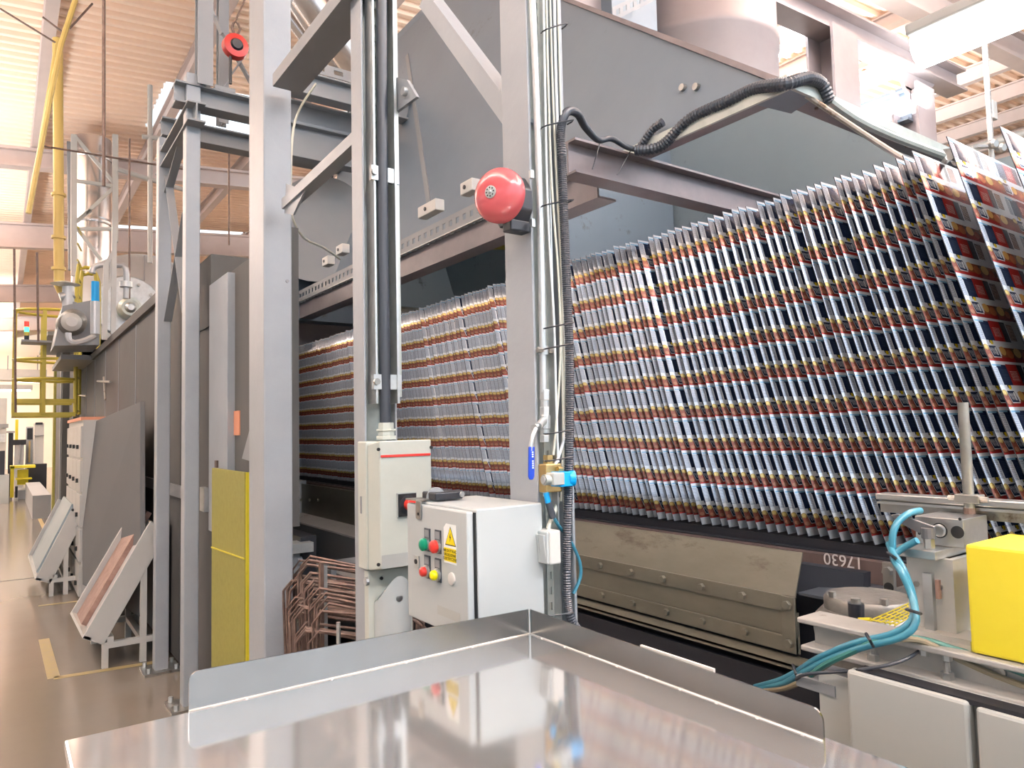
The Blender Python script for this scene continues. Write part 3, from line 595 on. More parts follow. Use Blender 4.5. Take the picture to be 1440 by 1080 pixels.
# yellow gas pipe and its thinner neighbours
yp = thing('yellow_gas_pipe', PY(84, 390, 11), 'thick vertical yellow pipe with elbow dropping to the burner valves', 'pipe')
MB().tube([PY(81, 55, 11), PY(82, 200, 11), PY(83, 380, 11), PY(84, 402, 11), PY(90, 412, 11), PY(96, 410, 11)], .062, 12, step=.2).build('pipe_run', 'yelp', yp, True)
for y in (272, 332, 376): MB().cyl(PY(82.5, y, 11), PY(82.5, y+4, 11), .085, n=14).build('coupling', 'yelp', yp, True)
vv = thing('gas_valve_train', PY(98, 415, 10.8), 'cluster of grey valves with a round dish under the yellow pipe elbow', 'valve')
MB().lathe(PY(92, 403, 10.8), (0, 0, 1), [(0, .06), (.03, .17), (.06, .08)], 20).build('membrane_dish', 'galv', vv, True)
MB().cyl(PY(96, 400, 10.8), PY(96, 440, 10.8), .07, n=10).build('valve_body', 'tank', vv, True); MB().cyl(PY(84, 418, 10.8), PY(104, 414, 10.8), .06, n=10).build('valve_body', 'tank', vv, True)
MB().cyl(PY(102, 425, 10.8), PY(103, 480, 10.8), .05, n=10).build('valve_body', 'gpaint2', vv, True)
rod_thing('slanted_cable', [PY(106, 0, 9), PY(86, 62, 9), PY(72, 130, 9), PY(40, 300, 9)], .028, 'yelp', 'thin pale yellow pipe slanting past the top of the thick yellow pipe', 'pipe')
rod_thing('slanted_cable', [PY(80, 62, 9.4), PY(56, 210, 9.4), PY(46, 260, 9.4)], .024, 'yelp', 'thinner slanting pipe left of the thick yellow pipe', 'pipe')
rod_thing('hanging_rod', [PY(146, -4, 6), PY(146, 262, 6)], .012, 'rust', 'long thin dark rod hanging from the roof left of the lattice tower', 'rod')
for k, (xa, ya, xb, yb_, lab) in enumerate(((0, 12, 78, 60, 'thin wire crossing the upper left corner to the slanting pipes'), (60, 24, 92, 48, 'short stay wire ending at the slanting pipes'), (98, 40, 130, 5, 'stay wire rising right from the slanting pipes'),
        (182, 195, 182, 420, 'thin hanging wire just left of the upper platform beam'), (322, 215, 322, 345, 'thin hanging wire between the widest column and thin column'), (58, 205, 270, 240, 'long thin wire passing behind the lattice tower'), (52, 355, 54, 480, 'thin hanging wire above the cage ladder'), (20, 350, 22, 580, 'thin drop wire by the left edge'))):
    rod_thing('roof_wire', [PY(xa, ya, 10), PY(xb, yb_, 10)], .012, 'rust', lab, 'wire')
pr = thing('overhead_pipe_rack', PY(200, 240, 11.5), 'thin white pipes and hangers under the roof right of the lattice tower', 'pipes')
for s in ((165, 238, 262, 268), (200, 192, 235, 196), (211, 226, 211, 370), (262, 236, 262, 300), (211, 226, 211, 120)): 
    MB().tube([PY(s[0], s[1], 11.5), PY(s[2], s[3], 11.5)], .035, 8).build('pipe_run', 'bwhite', pr, True)
# ---- caged ladder
ld = thing('caged_ladder', (.9, 12.6, 1.9), 'yellow ladder with round safety cage at the far end of the oven', 'ladder')
Yl = 12.4
xa_, xb_ = PY(107, 500, Yl).x, PY(113, 500, Yl).x
zt_ = PY(108, 380, Yl).z; zb_ = PY(108, 582, Yl).z
for yy, xx in ((Yl, xa_), (Yl+.45, xa_+.08)):
    MB().tube([(xx, yy, zb_), (xx, yy, zt_-.1), (xx+.05, yy, zt_+.03), (xx+.15, yy, zt_+.05), (xx+.24, yy, zt_-.06), (xx+.25, yy, PY(115, 490, Yl).z)], .028, 8, step=.1).build('ladder_rail', 'yelc', ld, True)
for i in range(12): z = zb_+.05+i*.25; MB().cyl((xa_, Yl, z), (xa_+.08, Yl+.45, z), .014, n=6).build('rung', 'yelc', ld)
hoop = []
for z in [PY(60, y, Yl).z for y in (436, 505, 533)]:
    pts = [(xa_, Yl, z)]+[(xa_-.40+.40*math.cos(math.pi*k/10)*0+(-.76)*math.sin(math.pi*k/10)+.40, Yl+.22-.38*math.cos(math.pi*k/10), z+.0) for k in range(1, 10)]+[(xa_+.08, Yl+.45, z)]
    MB().tube([V(p) for p in pts], .022, 6).build('cage_hoop', 'yelc', ld, True)
for (xx, yy) in ((xa_-.75, Yl+.22), (xa_-.40, Yl-.10), (xa_-.40, Yl+.55)):
    MB().box(xx-.025, xx+.025, yy-.01, yy+.01, zb_, PY(60, 436, Yl).z).build('cage_bar', 'yelc', ld)
fy = PY(60, 583, Yl).z
for z in (fy, PY(60, 535, Yl).z-.3):
    for p_, q_ in (((xa_-.75, Yl-.05), (xa_, Yl-.05)), ((xa_-.75, Yl+.7), (xa_, Yl+.7)), ((xa_-.75, Yl-.05), (xa_-.75, Yl+.7))): MB().prof((*p_, z), (*q_, z), (0, 0, 1), Bp(.04, .06)).build('cage_base_bar', 'yelc', ld)
for p_ in ((xa_-.75, Yl-.05), (xa_-.75, Yl+.7)): MB().box(p_[0]-.012, p_[0]+.012, p_[1]-.012, p_[1]+.012, fy, fy+.9).build('cage_post', 'yelc', ld)
sg = thing('signal_tower', PY(38, 480, 12), 'slim signal light tower with red and green segments by the ladder cage', 'signal light')
for y0, y1_, m, nm in ((452, 460, 'redl', 'red_lens'), (460, 467, 'greenl', 'green_lens'), (467, 472, 'yelc', 'amber_lens'), (472, 478, 'black', 'socket')):
    MB().cyl(PY(37.5, y1_, 12), PY(37.5, y0, 12), .03, n=12).build(nm, m, sg, True)
MB().box(PY(30, 480, 12).x, PY(106, 480, 12).x, 11.95, 12.35, PY(37, 481, 12).z, PY(37, 478, 12).z).build('bracket_arm', 'gpaint2', sg)

# ================================================================== FAR END OF THE HALL
def hbox(nm, px0, px1, py0, py1, Yd, dep, m, label, cat, extra=()):
    A = PY(px0, py1, Yd); B = PY(px1, py0, Yd); t = thing(nm, ((A.x+B.x)/2, Yd+dep/2, max(0, A.z)), label, cat)
    MB().box(A.x, B.x, Yd, Yd+dep, 0 if B.z < 3.5 else A.z, B.z).build('body', m, t)
    for (n2, a0, a1, b0, b1, m2) in extra:
        A2 = PY(a0, b1, Yd-.04); B2 = PY(a1, b0, Yd-.04); MB().box(A2.x, B2.x, Yd-.05, Yd+.02, max(0, A2.z), B2.z).build(n2, m2, t)
    return t
yg = thing('yellow_guard_bench', PY(32, 700, 24), 'yellow framed guard bench with black interior at the far aisle', 'guard')
def fb(n2, a0, a1, b0, b1, Yd, dep, m2, par):
    A2 = PY(a0, b1, Yd); B2 = PY(a1, b0, Yd); return MB().box(A2.x, B2.x, Yd, Yd+dep, max(0, A2.z), B2.z).build(n2, m2, par)
fb('post', 14, 20, 656, 700, 22.5, .2, 'yel', yg); fb('top_rail', 14, 50, 654, 659, 22.5, .6, 'yel', yg); fb('side_panel', 24, 40, 660, 682, 23, .1, 'yel', yg); fb('shelf', 22, 45, 672, 675, 22.5, .5, 'yel', yg); fb('dark_panel', 38, 66, 652, 690, 23.3, .3, 'dark', yg); fb('post', 21, 25, 684, 700, 22.5, .1, 'dark', yg)
hbox('grey_machine_base', 25, 52, 688, 702, 22.6, 1, 'gpaint2', 'low grey block under the yellow guard bench', 'block')
st_ = MB().box(.50, .80, 16.8, 22, 0, .45).build('service_step', 'gpaint2'); tag(st_, 'long low grey step along the far oven wall', 'step')
hbox('white_machine', 48, 62, 595, 650, 25, 1.2, 'bwhite', 'tall white machine cabinet behind the yellow guard bench', 'machine', (('vent_row', 50, 60, 594, 597, 'black'), ('seam', 48, 62, 612, 613, 'gpaint2')))
hbox('dark_lift_mast', 11, 19, 607, 655, 24, .4, 'dark', 'dark upright mast at the left edge of the far aisle', 'machine', (('cap_plate', 9, 21, 606, 609, 'gpaint2'),))
hbox('grey_press', 20, 34, 620, 654, 26, 1.2, 'tank', 'grey press frame behind the yellow guard bench', 'machine', (('black_hood', 18, 37, 618, 626, 'dark'), ('column', 26, 29, 626, 652, 'gpaint2')))
hbox('small_tool_stand', 36, 48, 600, 652, 27, .6, 'gpaint', 'grey tool stand with dark head beside the white machine', 'machine', (('head', 38, 46, 602, 618, 'dark'), ('spindle', 40, 43, 620, 650, 'brass')))
hbox('grey_bin', -4, 13, 668, 699, 21.5, .8, 'cab', 'light grey bin at the left picture edge', 'bin')
hbox('seat_shell', -3, 7, 634, 666, 21.8, .5, 'black', 'black seat shell on top of the grey bin', 'seat')
hbox('far_yellow_post', 21, 26, 590, 625, 28, .3, 'yel', 'slim yellow post behind the grey press', 'post')
hbox('far_white_unit', -6, 10, 560, 636, 30, 2, 'bwhite', 'tall white unit at the left picture edge, farthest machine', 'machine', (('panel', -6, 8, 610, 622, 'galv'), ('pipe_band', -6, 12, 596, 602, 'gpaint2')))
hbox('far_duct_run', -6, 66, 520, 534, 33, 1, 'bwhite', 'long pale duct run across the far end of the hall', 'duct', (('hanger', 10, 12, 500, 520, 'gpaint2'), ('hanger', 52, 54, 500, 520, 'gpaint2')))
for i, (px, py) in enumerate(((52, 536), (16, 548))):
    t = thing('ceiling_luminaire', PY(px, py, 30), ('far glowing lamp behind the ladder cage', 'far glowing lamp at the left edge')[i], 'lamp')
    q = PY(px, py, 30); MB().box(q.x-.6, q.x+.6, 29.8, 30.2, q.z, q.z+.16).build('housing', 'bwhite', t); MB().box(q.x-.55, q.x+.55, 29.85, 30.15, q.z-.05, q.z).build('tube', 'lampfar', t)
# ================================================================== YELLOW GUARD PANEL and wicket heap
gp_ = thing('yellow_guard_screen', (.95, 3.75, .1), 'tall dusty yellow sheet-metal guard panel left of the widest column', 'panel')
A = PX(298, 658, .95); B = PX(344, 660, .95)
MB().box(.95, .965, B.y, A.y, .10, A.z).build('panel_sheet', 'yeld', gp_, bev=.002)
MB().box(.955, 1.03, B.y-.012, B.y, .10, A.z).build('folded_edge', 'yel', gp_, label='brighter yellow folded edge')
MB().slab([(.946, A.y, .93), (.946, B.y, .955), (.946, B.y, .962), (.946, A.y, .937)], (.004, 0, 0)).build('fold_line', 'yel', gp_)
for z in (.98, .28): MB().box(.99, 1.06, B.y-.05, B.y-.012, z, z+.06).build('hinge', 'yel', gp_)
MB().box(.97, .99, A.y-.02, A.y+.03, A.z, A.z+.04).build('wire_scrap', 'rust', gp_)
# dark machinery in the gap behind
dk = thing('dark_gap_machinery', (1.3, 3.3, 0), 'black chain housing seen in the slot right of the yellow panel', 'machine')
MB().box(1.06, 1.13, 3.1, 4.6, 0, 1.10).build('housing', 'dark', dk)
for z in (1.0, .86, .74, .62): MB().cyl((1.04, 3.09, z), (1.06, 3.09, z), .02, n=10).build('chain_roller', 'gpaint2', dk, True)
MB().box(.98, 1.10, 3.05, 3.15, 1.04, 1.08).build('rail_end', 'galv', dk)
# heap of brown wickets
wb = thing('wicket_rack', (.95, 2.65, 0), 'grey low rack frame holding the heap of rusty wickets', 'rack')
MB().box(.86, 1.22, 2.3, 3.0, .55, .58).build('rack_shelf', 'gpaint2', wb); 
for x, y in ((.87, 2.31), (1.2, 2.31), (.87, 2.99), (1.2, 2.99)): MB().box(x-.015, x+.015, y-.015, y+.015, 0, .55).build('rack_leg', 'gpaint2', wb)
def wicket():
    h = .36; mb = MB()
    mb.tube([V((0, 0, 0)), V((0, 0, h*.7)), V((.03, -.01, h*.80)), V((.30, -.12, h*.62)), V((.33, -.13, h*.55)), V((.33, -.13, 0))], .0052, 6)
    o = mb.build('bent_wicket', 'rust', None, True); return o
w0 = wicket(); base = V(w0.location)
tag(w0, 'rusty bent wire wicket standing in the heap left of the cream isolator', 'wicket', 'rusty wickets in the heap')
locs = []
for i in range(44):
    if i == 0: continue
    row = i % 22; lay = i//22
    locs.append(V((.80+row*.006+R_.uniform(-.004, .004)+.05*lay, 2.34+row*.027+R_.uniform(-.008, .008), .60+.004*row+.075*lay+R_.uniform(-.015, .03)))+base)
w0.location = V((.82, 2.32, .62))+base
copies(w0, locs, rots=[(R_.uniform(-.06, .06), R_.uniform(-.05, .05), R_.uniform(-.15, .15)) for _ in locs])
for k, (px, h) in enumerate(((452, .50), (457, .47))):
    q = PY(px, 860, 2.5); o = MB().box(q.x-.006, q.x+.006, 2.49, 2.51, .58, q.z+.17-k*.01).build('upright_bar', ('rust', 'galv')[k]); tag(o, ('brown flat bar standing upright in the wicket heap', 'bright thin bar standing upright in the wicket heap')[k], 'bar')
q = PY(476, 890, 2.2); o = MB().cyl((q.x, 2.2, .7), (q.x, 2.2, PY(476, 875, 2.2).z), .007, n=8).build('upright_bar', 'galv'); tag(o, 'short bright pin in front of the wicket heap', 'bar')
#@@FRONT
# ================================================================== ON THE CONDUIT COLUMN
# slotted channel and conduit
def Yp(px, py, y): return PY(px, py, y)
ys = 1.985
sc_ = thing('slotted_channel', (.92, 1.97, 1.78), 'long slotted galvanised channel with black conduit on the middle column', 'channel')
zb = Yp(533, 568, ys).z
xa = Yp(523, 400, ys).x; xb = Yp(531, 400, ys).x
mb = MB(); slotted(mb, (xa, ys-.02, zb), (xa, ys-.02, 4.1), (xb-xa, 0, 0), (0, .004, 0), .05, .5, .28); mb.build('slotted_strip', 'galvg', sc_)
MB().box(xa-.006, xa, ys-.035, ys+.02, zb, 4.1).build('channel_lip', 'galv', sc_)
MB().box(Yp(548, 400, ys).x, Yp(551, 400, ys).x, ys-.045, ys+.02, zb, 4.1).build('channel_lip', 'galv', sc_)
MB().box(Yp(554, 400, ys).x, Yp(557, 400, ys).x, ys-.03, ys+.02, zb+.02, 4.1).build('channel_lip', 'galvg', sc_)
for z in (Yp(520, 248, ys).z, Yp(520, 538, ys).z):
    MB().box(.885, .975, ys-.04, ys-.022, z-.022, z+.022).build('clamp_bracket', 'galv', sc_); MB().cyl((.892, ys-.05, z), (.892, ys-.04, z), .01, n=8).build('bolt', 'steel', sc_)
cd = thing('black_conduit', (.945, 1.95, 1.53), 'thick black conduit running down into the cream isolator box', 'conduit')
xc = Yp(541, 500, 1.95).x
MB().tube([V((Yp(541, -20, 1.95).x, 1.95, 4.1)), V((xc, 1.95, 2.4)), V((xc, 1.95, 1.9)), V((xc+.002, 1.955, 1.56))], .0165, 14, step=.1).build('conduit_pipe', 'rubber', cd, True)
MB().cyl((xc+.002, 1.955, 1.822), (xc+.002, 1.955, 1.826), .0172, n=14).build('conduit_mark', 'galv', cd)
g0 = V((xc+.004, 1.955, 1.524))
for (z0, z1, r) in ((.0, .012, .030), (.012, .026, .026), (.026, .032, .03), (.032, .050, .024)): MB().cyl(g0+V((0, 0, z0)), g0+V((0, 0, z1)), r, n=8).build('gland_ring', 'cream', cd, bev=.001)
# ---- cream isolator box
ib = thing('isolator_box', (.96, 1.96, 1.14), 'tall cream switch isolator box with a red stripe and black rotary plate', 'switch box')
x0 = .868; x1 = Yp(610, 700, 1.90).x; y0 = 1.90; z0 = Yp(560, 803, 1.9).z; z1 = Yp(560, 619, 1.9).z
MB().box(x0-.005, x1-.005, y0+.06, 2.02, z0+.002, z1-.002).build('box_back', 'cream', ib, bev=.004)
MB().slab([(x0, y0+.06, z0), (x0+.012, y0, z0+.012), (x1-.006, y0, z0+.012), (x1, y0+.06, z0)], (0, 0, z1-z0-.012)).build('cover', 'cream', ib, bev=.004)
MB().slab([(x0+.014, y0-.001, z0+.012), (x1-.008, y0-.001, z0+.012), (x1-.008, y0-.001, z0+.05), (x0+.014, y0-.001, z0+.05)], (0, -.001, 0)).build('lower_band', 'cab', ib, label='greyer lower band')
zs = Yp(560, 641, y0).z
MB().slab([(x0+.014, y0-.001, zs-.003), (x1-.01, y0-.001, zs-.003), (x1-.01, y0-.001, zs+.004), (x0+.014, y0-.001, zs+.004)], (0, -.0015, 0)).build('red_stripe', 'redp', ib)
for px, py in ((532, 632), (606, 629), (532, 794)): q = Yp(px, py, y0); MB().cyl((q.x, y0+.001, q.z), (q.x, y0-.003, q.z), .005, n=12).build('cover_screw', 'ink', ib)
a = Yp(559, 695, y0); b = Yp(584, 724, y0)
MB().box(a.x-.003, b.x+.003, y0-.004, y0, b.z-.003, a.z+.003).build('switch_frame', 'cab', ib); pl_ = MB().box(a.x, b.x, y0-.008, y0-.003, b.z, a.z).build('switch_plate', 'ink', ib)
q = Yp(572, 709, y0); MB().lathe((q.x, y0-.008, q.z), (0, -1, 0), [(0, .026), (.001, .026), (.0012, .024)], 24).build('dial_ring', 'black', pl_)
MB().lathe((q.x+.004, y0-.008, q.z), (0, -1, 0), [(0, .018), (.016, .017), (.02, .014)], 24).build('rotary_knob', 'redp', pl_, True)
MB().cbox((q.x+.012, y0-.03, q.z-.002), (.022, 0, .004), (0, .01, 0), (0, 0, .006)).build('knob_grip', 'redp', pl_)
MB().box(x0-.0065, x0-.0045, 1.99, 2.0, 1.31, 1.36).build('side_label', 'gpaint2', ib)
# ---- elliptical cream housing below
eh = thing('round_motor_cover', (.93, 1.93, .95), 'cream housing with domed oval cover beneath the isolator box', 'motor')
xa = Yp(518, 830, 1.97).x; xb = Yp(580, 830, 1.97).x
MB().box(xa, xb, 1.97, 2.0, .85, z0-.002).build('mounting_plate', 'cream', eh, bev=.003)
mb = MB(); n = 20; pts = []
for i in range(n+1): an = math.pi*i/n; pts.append((xb-.012-(xb-xa-.03)*.5*(1-math.cos(an)), 1.97-.055*math.sin(an), 0))
zc0 = .86; top = [(p[0], p[1], z0-.018-.075*abs(2*(p[0]-xb+.012)/(xb-xa-.03)+1)**2) for p in pts]
vs = [(p[0], p[1], zc0) for p in pts]+top; fs = [(i, i+1, n+2+i, n+1+i) for i in range(n)]+[tuple(range(n+1)), tuple(range(n+1, 2*n+2))]
mb.add(vs, fs); mb.build('domed_cover', 'white', eh, True)
q = Yp(563, 842, 1.91); MB().lathe((q.x, 1.918, q.z), (0, -1, 0), [(0, .010), (.003, .010), (.004, .006)], 16).build('cap_screw', 'alu', eh, True)
for px, py in ((536, 813), (541, 884)): q = Yp(px, py, 1.97); MB().cyl((q.x, 1.971, q.z), (q.x, 1.965, q.z), .005, n=10).build('screw', 'ink', eh)
MB().box(xa-.01, xb+.03, 1.90, 2.01, .84, .855).build('base_shelf', 'galvg', eh)
MB().cyl((xa-.012, 1.965, z0-.03), (xa-.004, 1.965, z0-.03), .012, n=8).build('nut', 'galv', eh)

# ================================================================== CONTROL BOX
kb = thing('control_box', (.79, 1.25, 1.165), 'light grey control box with coloured push buttons and a yellow warning sticker', 'control box')
kx0 = .711; kx1 = .868; ky0 = 1.13; ky1 = 1.375; kz0 = 1.165; kz1 = 1.402
MB().box(kx0+.004, kx1, ky0, ky1-.004, kz0+.004, kz1).build('box_shell', 'white', kb, bev=.003)
dr = MB().box(kx0-.014, kx0+.001, ky0+.006, ky1, kz0, kz1-.004).build('door', 'white', kb, bev=.003)
MB().box(kx0+.001, kx0+.004, ky0+.002, ky1-.006, kz0+.006, kz1-.006).build('door_seal', 'ink', kb)
xd = kx0-.014
def on(px, py): return PX(px, py, xd)
BT = [(602, 765, 'green', .0125, 'green push button'), (617, 768, 'redp', .0125, 'red push button'), (602, 803, 'redp', .0095, 'small faded red indicator'), (617, 808, 'ybut', .0095, 'yellow indicator lamp')]
for px, py, m, r, lab in BT:
    c = on(px, py)
    MB().box(xd-.0025, xd, c.y-.011, c.y+.011, c.z-.014, c.z+.031).build('legend_plate', 'rubber', kb); MB().box(xd-.0032, xd-.002, c.y-.008, c.y+.008, c.z+.014, c.z+.028).build('legend_text', 'gpaint2', kb)
    MB().lathe((xd-.002, c.y, c.z), (-1, 0, 0), [(0, .0125), (.004, .0125), (.006, r)], 24).build('button_bezel', 'alu', kb, True)
    MB().lathe((xd-.007, c.y, c.z), (-1, 0, 0), [(0, r), (.007, r), (.010, r*.75), (.0112, r*.3)], 24).build('push_button', m, kb, True, label=lab)
c = on(636, 814); MB().lathe((xd, c.y, c.z), (-1, 0, 0), [(0, .012), (.003, .0118), (.004, .009)], 24).build('blank_plug', 'white2', kb, True)
c = on(587, 790); MB().box(xd-.003, xd, c.y-.010, c.y+.010, c.z-.013, c.z+.013).build('key_lock', 'cab', kb, bev=.001); MB().cyl((xd-.003, c.y, c.z+.001), (xd-.005, c.y, c.z+.001), .005, n=12).build('key_hole', 'ink', kb)
# sticker
c0 = on(634, 757); W_ = .047; Hh = .048
MB().slab([(xd-.0004, c0.y+W_*.55, c0.z-Hh), (xd-.0004, c0.y-W_*.45, c0.z-Hh), (xd-.0004, c0.y-W_*.45, c0.z+Hh*.55), (xd-.0004, c0.y+W_*.35, c0.z+Hh*.55), (xd-.0004, c0.y+W_*.55, c0.z+Hh*.38)], (-.0004, 0, 0)).build('warning_sticker', 'sticker', kb)
def tri(s, m, x, cz):
    return MB().slab([(x, c0.y+s, cz-s*.8), (x, c0.y-s, cz-s*.8), (x, c0.y, cz+s*1.0)], (-.0003, 0, 0)).build('warning_triangle', m, kb)
cz2 = c0.z+.002; tri(.0200, 'ink', xd-.0009, cz2); tri(.0175, 'stickery', xd-.0012, cz2)
MB().slab([(xd-.0016, c0.y-.001, cz2+.008), (xd-.0016, c0.y+.003, cz2-.001), (xd-.0016, c0.y+.0005, cz2-.001), (xd-.0016, c0.y+.001, cz2-.009), (xd-.0016, c0.y-.003, cz2+.001), (xd-.0016, c0.y-.0005, cz2+.001)], (-.0003, 0, 0)).build('lightning_bolt', 'ink', kb)
MB().slab([(xd-.0009, c0.y+.0245, c0.z-.044), (xd-.0009, c0.y-.0200, c0.z-.044), (xd-.0009, c0.y-.0200, c0.z-.019), (xd-.0009, c0.y+.0245, c0.z-.019)], (-.0003, 0, 0)).build('yellow_text_field', 'stickery', kb)
for i, s in enumerate(('NIE DOTYKA\u0106', 'URZ\u0104DZENIE', 'ELEKTRYCZNE')):
    text('sticker_text', s, .0075, frame_m((xd-.0016, c0.y+.0020, c0.z-.0242-i*.0075), (0, -1, 0), (0, 0, 1)), 'ink', kb, .0001)
MB().slab([(xd-.0006, c0.y+.055, kz0+.028), (xd-.0006, c0.y-.03, kz0+.028), (xd-.0006, c0.y-.03, kz0+.045), (xd-.0006, c0.y+.055, kz0+.045)], (-.0003, 0, 0)).build('faded_label', 'cab', kb)
# hasp and black rotary lever on top
hz = PX(590, 716, xd-.001)
MB().box(xd-.004, xd-.001, hz.y-.009, hz.y+.012, kz1-.032, kz1+.004).build('hasp_plate', 'steel', kb, bev=.001)
MB().cyl((xd-.004, hz.y, kz1-.022), (xd-.0055, hz.y, kz1-.022), .003, n=8).build('hasp_rivet', 'ink', kb)
bh = thing('black_latch_handle', (.735, 1.33, kz1), 'black toggle latch lying on top of the control box', 'latch')
MB().slab([(xd-.004, 1.325, kz1+.003), (xd-.004, 1.372, kz1+.003), (xd+.05, 1.366, kz1+.003), (xd+.05, 1.33, kz1+.003)], (0, 0, .003)).build('hasp_strap', 'steel', bh)
MB().slab([(.725, 1.30, kz1+.003), (.725, 1.36, kz1+.003), (.775, 1.35, kz1+.003), (.80, 1.32, kz1+.003), (.79, 1.30, kz1+.003)], (0, 0, .016)).build('latch_body', 'black', bh, bev=.003)
MB().lathe((.745, 1.335, kz1+.008), (-.5, -1, 0), [(0, .02), (.012, .02), (.014, .012)], 20).build('latch_wheel', 'gpaint2', bh, True)
MB().cyl((.785, 1.31, kz1+.012), (.788, 1.298, kz1+.012), .006, n=10).build('latch_pin', 'galv', bh, True)

# ================================================================== ON THE BELL COLUMN
be = thing('fire_bell', (.83, 1.2, 2.0), 'round red alarm bell on a black back box on the right column', 'bell')
bc = PX(702, 275, .80); ax = V((-.93, -.36, -.02)).normalized(); bc0 = bc
MB().lathe(bc0-ax*.014, ax, [(0, .050), (.003, .0545), (.012, .0555), (.022, .054), (.031, .049), (.037, .041), (.041, .030), (.043, .016), (.0435, .004)], 48).build('bell_gong', 'red', be, True)
hub = MB().lathe(bc0+ax*.0285, ax, [(0, .0125), (.003, .0125), (.0035, .011)], 28).build('hub_disc', 'cab', be, True)
a_ = ax.orthogonal().normalized(); c_2 = ax.cross(a_)
for k in range(8): d = a_*math.cos(k*math.pi/4)+c_2*math.sin(k*math.pi/4); q = bc0+ax*.0318+d*.0085; MB().cyl(q, q+ax*.0008, .0017, n=6).build('hub_slot', 'ink', hub)
MB().lathe(bc0+ax*.032, ax, [(0, .004), (.003, .0025)], 12).build('hub_nut', 'alu', hub, True)
hs = V((.868, bc.y+.016, bc.z-.004)); oc = []
for k in range(8): an = math.pi/8+k*math.pi/4; oc.append(hs+V((0, .040*math.cos(an), .056*math.sin(an))))
MB().slab(oc, (-.048, 0, 0)).build('back_box', 'black', be, bev=.003)
MB().box(.82, .869, bc.y-.01, bc.y+.02, bc.z-.068, bc.z-.045).build('cable_box', 'black', be, bev=.003)
for dz in (.048, -.052): MB().box(.860, .868, bc.y-.027, bc.y-.02, bc.z+dz-.008, bc.z+dz+.008).build('fixing_tab', 'galv', be)
# conduit, slotted strut, cables, corrugated hose: run in front of the web
yk = 1.14
def Q(px, py, y=yk): return PY(px, py, y)
wc = thing('galvanised_riser_pipe', Q(765, 560), 'bright galvanised riser pipe down the right column to the ball valve', 'pipe')
rp_ = [Q(748, -20), Q(756, 180), Q(762, 400), Q(764, 552)]
MB().tube(rp_, .0075, 14, step=.1).build('riser_pipe', 'galv', wc, True)
for y in (493,):
    q = Q(764, y); MB().cyl(q-V((0, 0, .009)), q+V((0, 0, .009)), .0105, n=16).build('pipe_clip', 'galv', wc, True); MB().cyl(q+V((.008, -.004, 0)), q+V((.024, -.004, 0)), .007, n=6).build('clip_bolt', 'steel', wc)
    MB().cyl(q-V((.018, .004, 0)), q-V((.006, .004, 0)), .006, n=6).build('clip_bolt', 'steel', wc)
ss = thing('slotted_strut', Q(776, 900), 'slotted galvanised strut running up the right column beside the pipe', 'strut')
a = Q(768, 300, 1.15); b = Q(780, 300, 1.15)
mb = MB(); slotted(mb, (Q(771, 870, 1.15).x, 1.15, 1.05), (Q(771, 870, 1.15).x, 1.15, 3.5), (.016, 0, 0), (0, .003, 0), .03, .5, .3); mb.build('slotted_strip', 'galvg', ss)
MB().box(Q(771, 870, 1.15).x+.016, Q(771, 870, 1.15).x+.019, 1.13, 1.155, 1.05, 3.5).build('strut_lip', 'galv', ss)
mb = MB(); slotted(mb, (.905, 1.165, 1.05), (.905, 1.165, 1.34), (.012, 0, 0), (0, .003, 0), .03, .5, .3); mb.build('slotted_strip', 'galvg', ss)
CB = [((768, -20), (771, 120), (776, 260), (786, 400), (788, 500), (782, 600), (778, 640), 'cable', 'cream cable nearest the strut in the bundle on the right column'),
      ((773, -20), (777, 120), (783, 260), (790, 400), (790, 500), (792, 600), (789, 705), 'cable', 'second cream cable of the bundle on the right column'),
      ((779, -20), (782, 120), (787, 250), (792, 400), (797, 560), (793, 620), (776, 664), 'cablew', 'white cable bending down into the blue solenoid'),
      ((784, -20), (787, 100), (792, 260), (794, 400), (793, 560), (793, 700), (796, 745), 'cable', 'outermost cream cable beside the corrugated hose'),
      ((764, -20), (766, 100), (769, 250), (773, 350), (779, 450), (782, 560), (785, 650), 'cablew', 'thin white cable behind the bright riser pipe')]
for k, c in enumerate(CB):
    rod_thing('cable', [Q(px, py, 1.128+.003*(k % 2)) for px, py in c[:7]], .0024 if k != 2 else .003, c[7], c[8], 'cable', .03, 8)
# black corrugated hose
hq = [Q(815, 890, 1.12), Q(800, 860, 1.12), Q(797, 800, 1.12), Q(799, 700, 1.12), Q(801, 600, 1.12), Q(801, 500, 1.12), Q(797, 400, 1.12), Q(793, 300, 1.12), Q(790, 220, 1.12), Q(789, 180, 1.12), PY(797, 158, 1.15), PY(812, 160, 1.22), PY(824, 180, 1.35), PY(842, 197, 1.55), PY(860, 195, 1.65), PY(882, 207, 1.70), PY(900, 211, 1.72)]
def corr_hose(pts, r, name, label, ml='rubber', parent=None, st=.0022):
    pp = smooth([V(p) for p in pts], st); o = MB().tube(pp, r, 12, rf=lambda i: 1.0 if (i % 2) else .84).build(name, ml, parent, False)
    return tag(o, label, 'hose') if parent is None else o
corr_hose(hq, .0095, 'corrugated_hose', 'black corrugated cable hose climbing the right column and looping to the hood')
h2 = [PY(893, 212, 1.70), PY(930, 205, 1.62)]+[V((xR-.01+.0*i, yy, zR+.03)) for i, yy in enumerate((1.5, 1.35, 1.25))]+[PY(1105, 118, 1.14), PY(1135, 110, 1.13), PY(1155, 118, 1.13), PY(1166, 142, 1.13)]
corr_hose(h2, .019, 'corrugated_hose', 'thick black hose lying along the hood mouth and arching over its corner', st=.0055)
h3 = [PY(897, 212, 1.73), PY(905, 200, 1.70), PY(918, 182, 1.66), PY(932, 172, 1.62)]
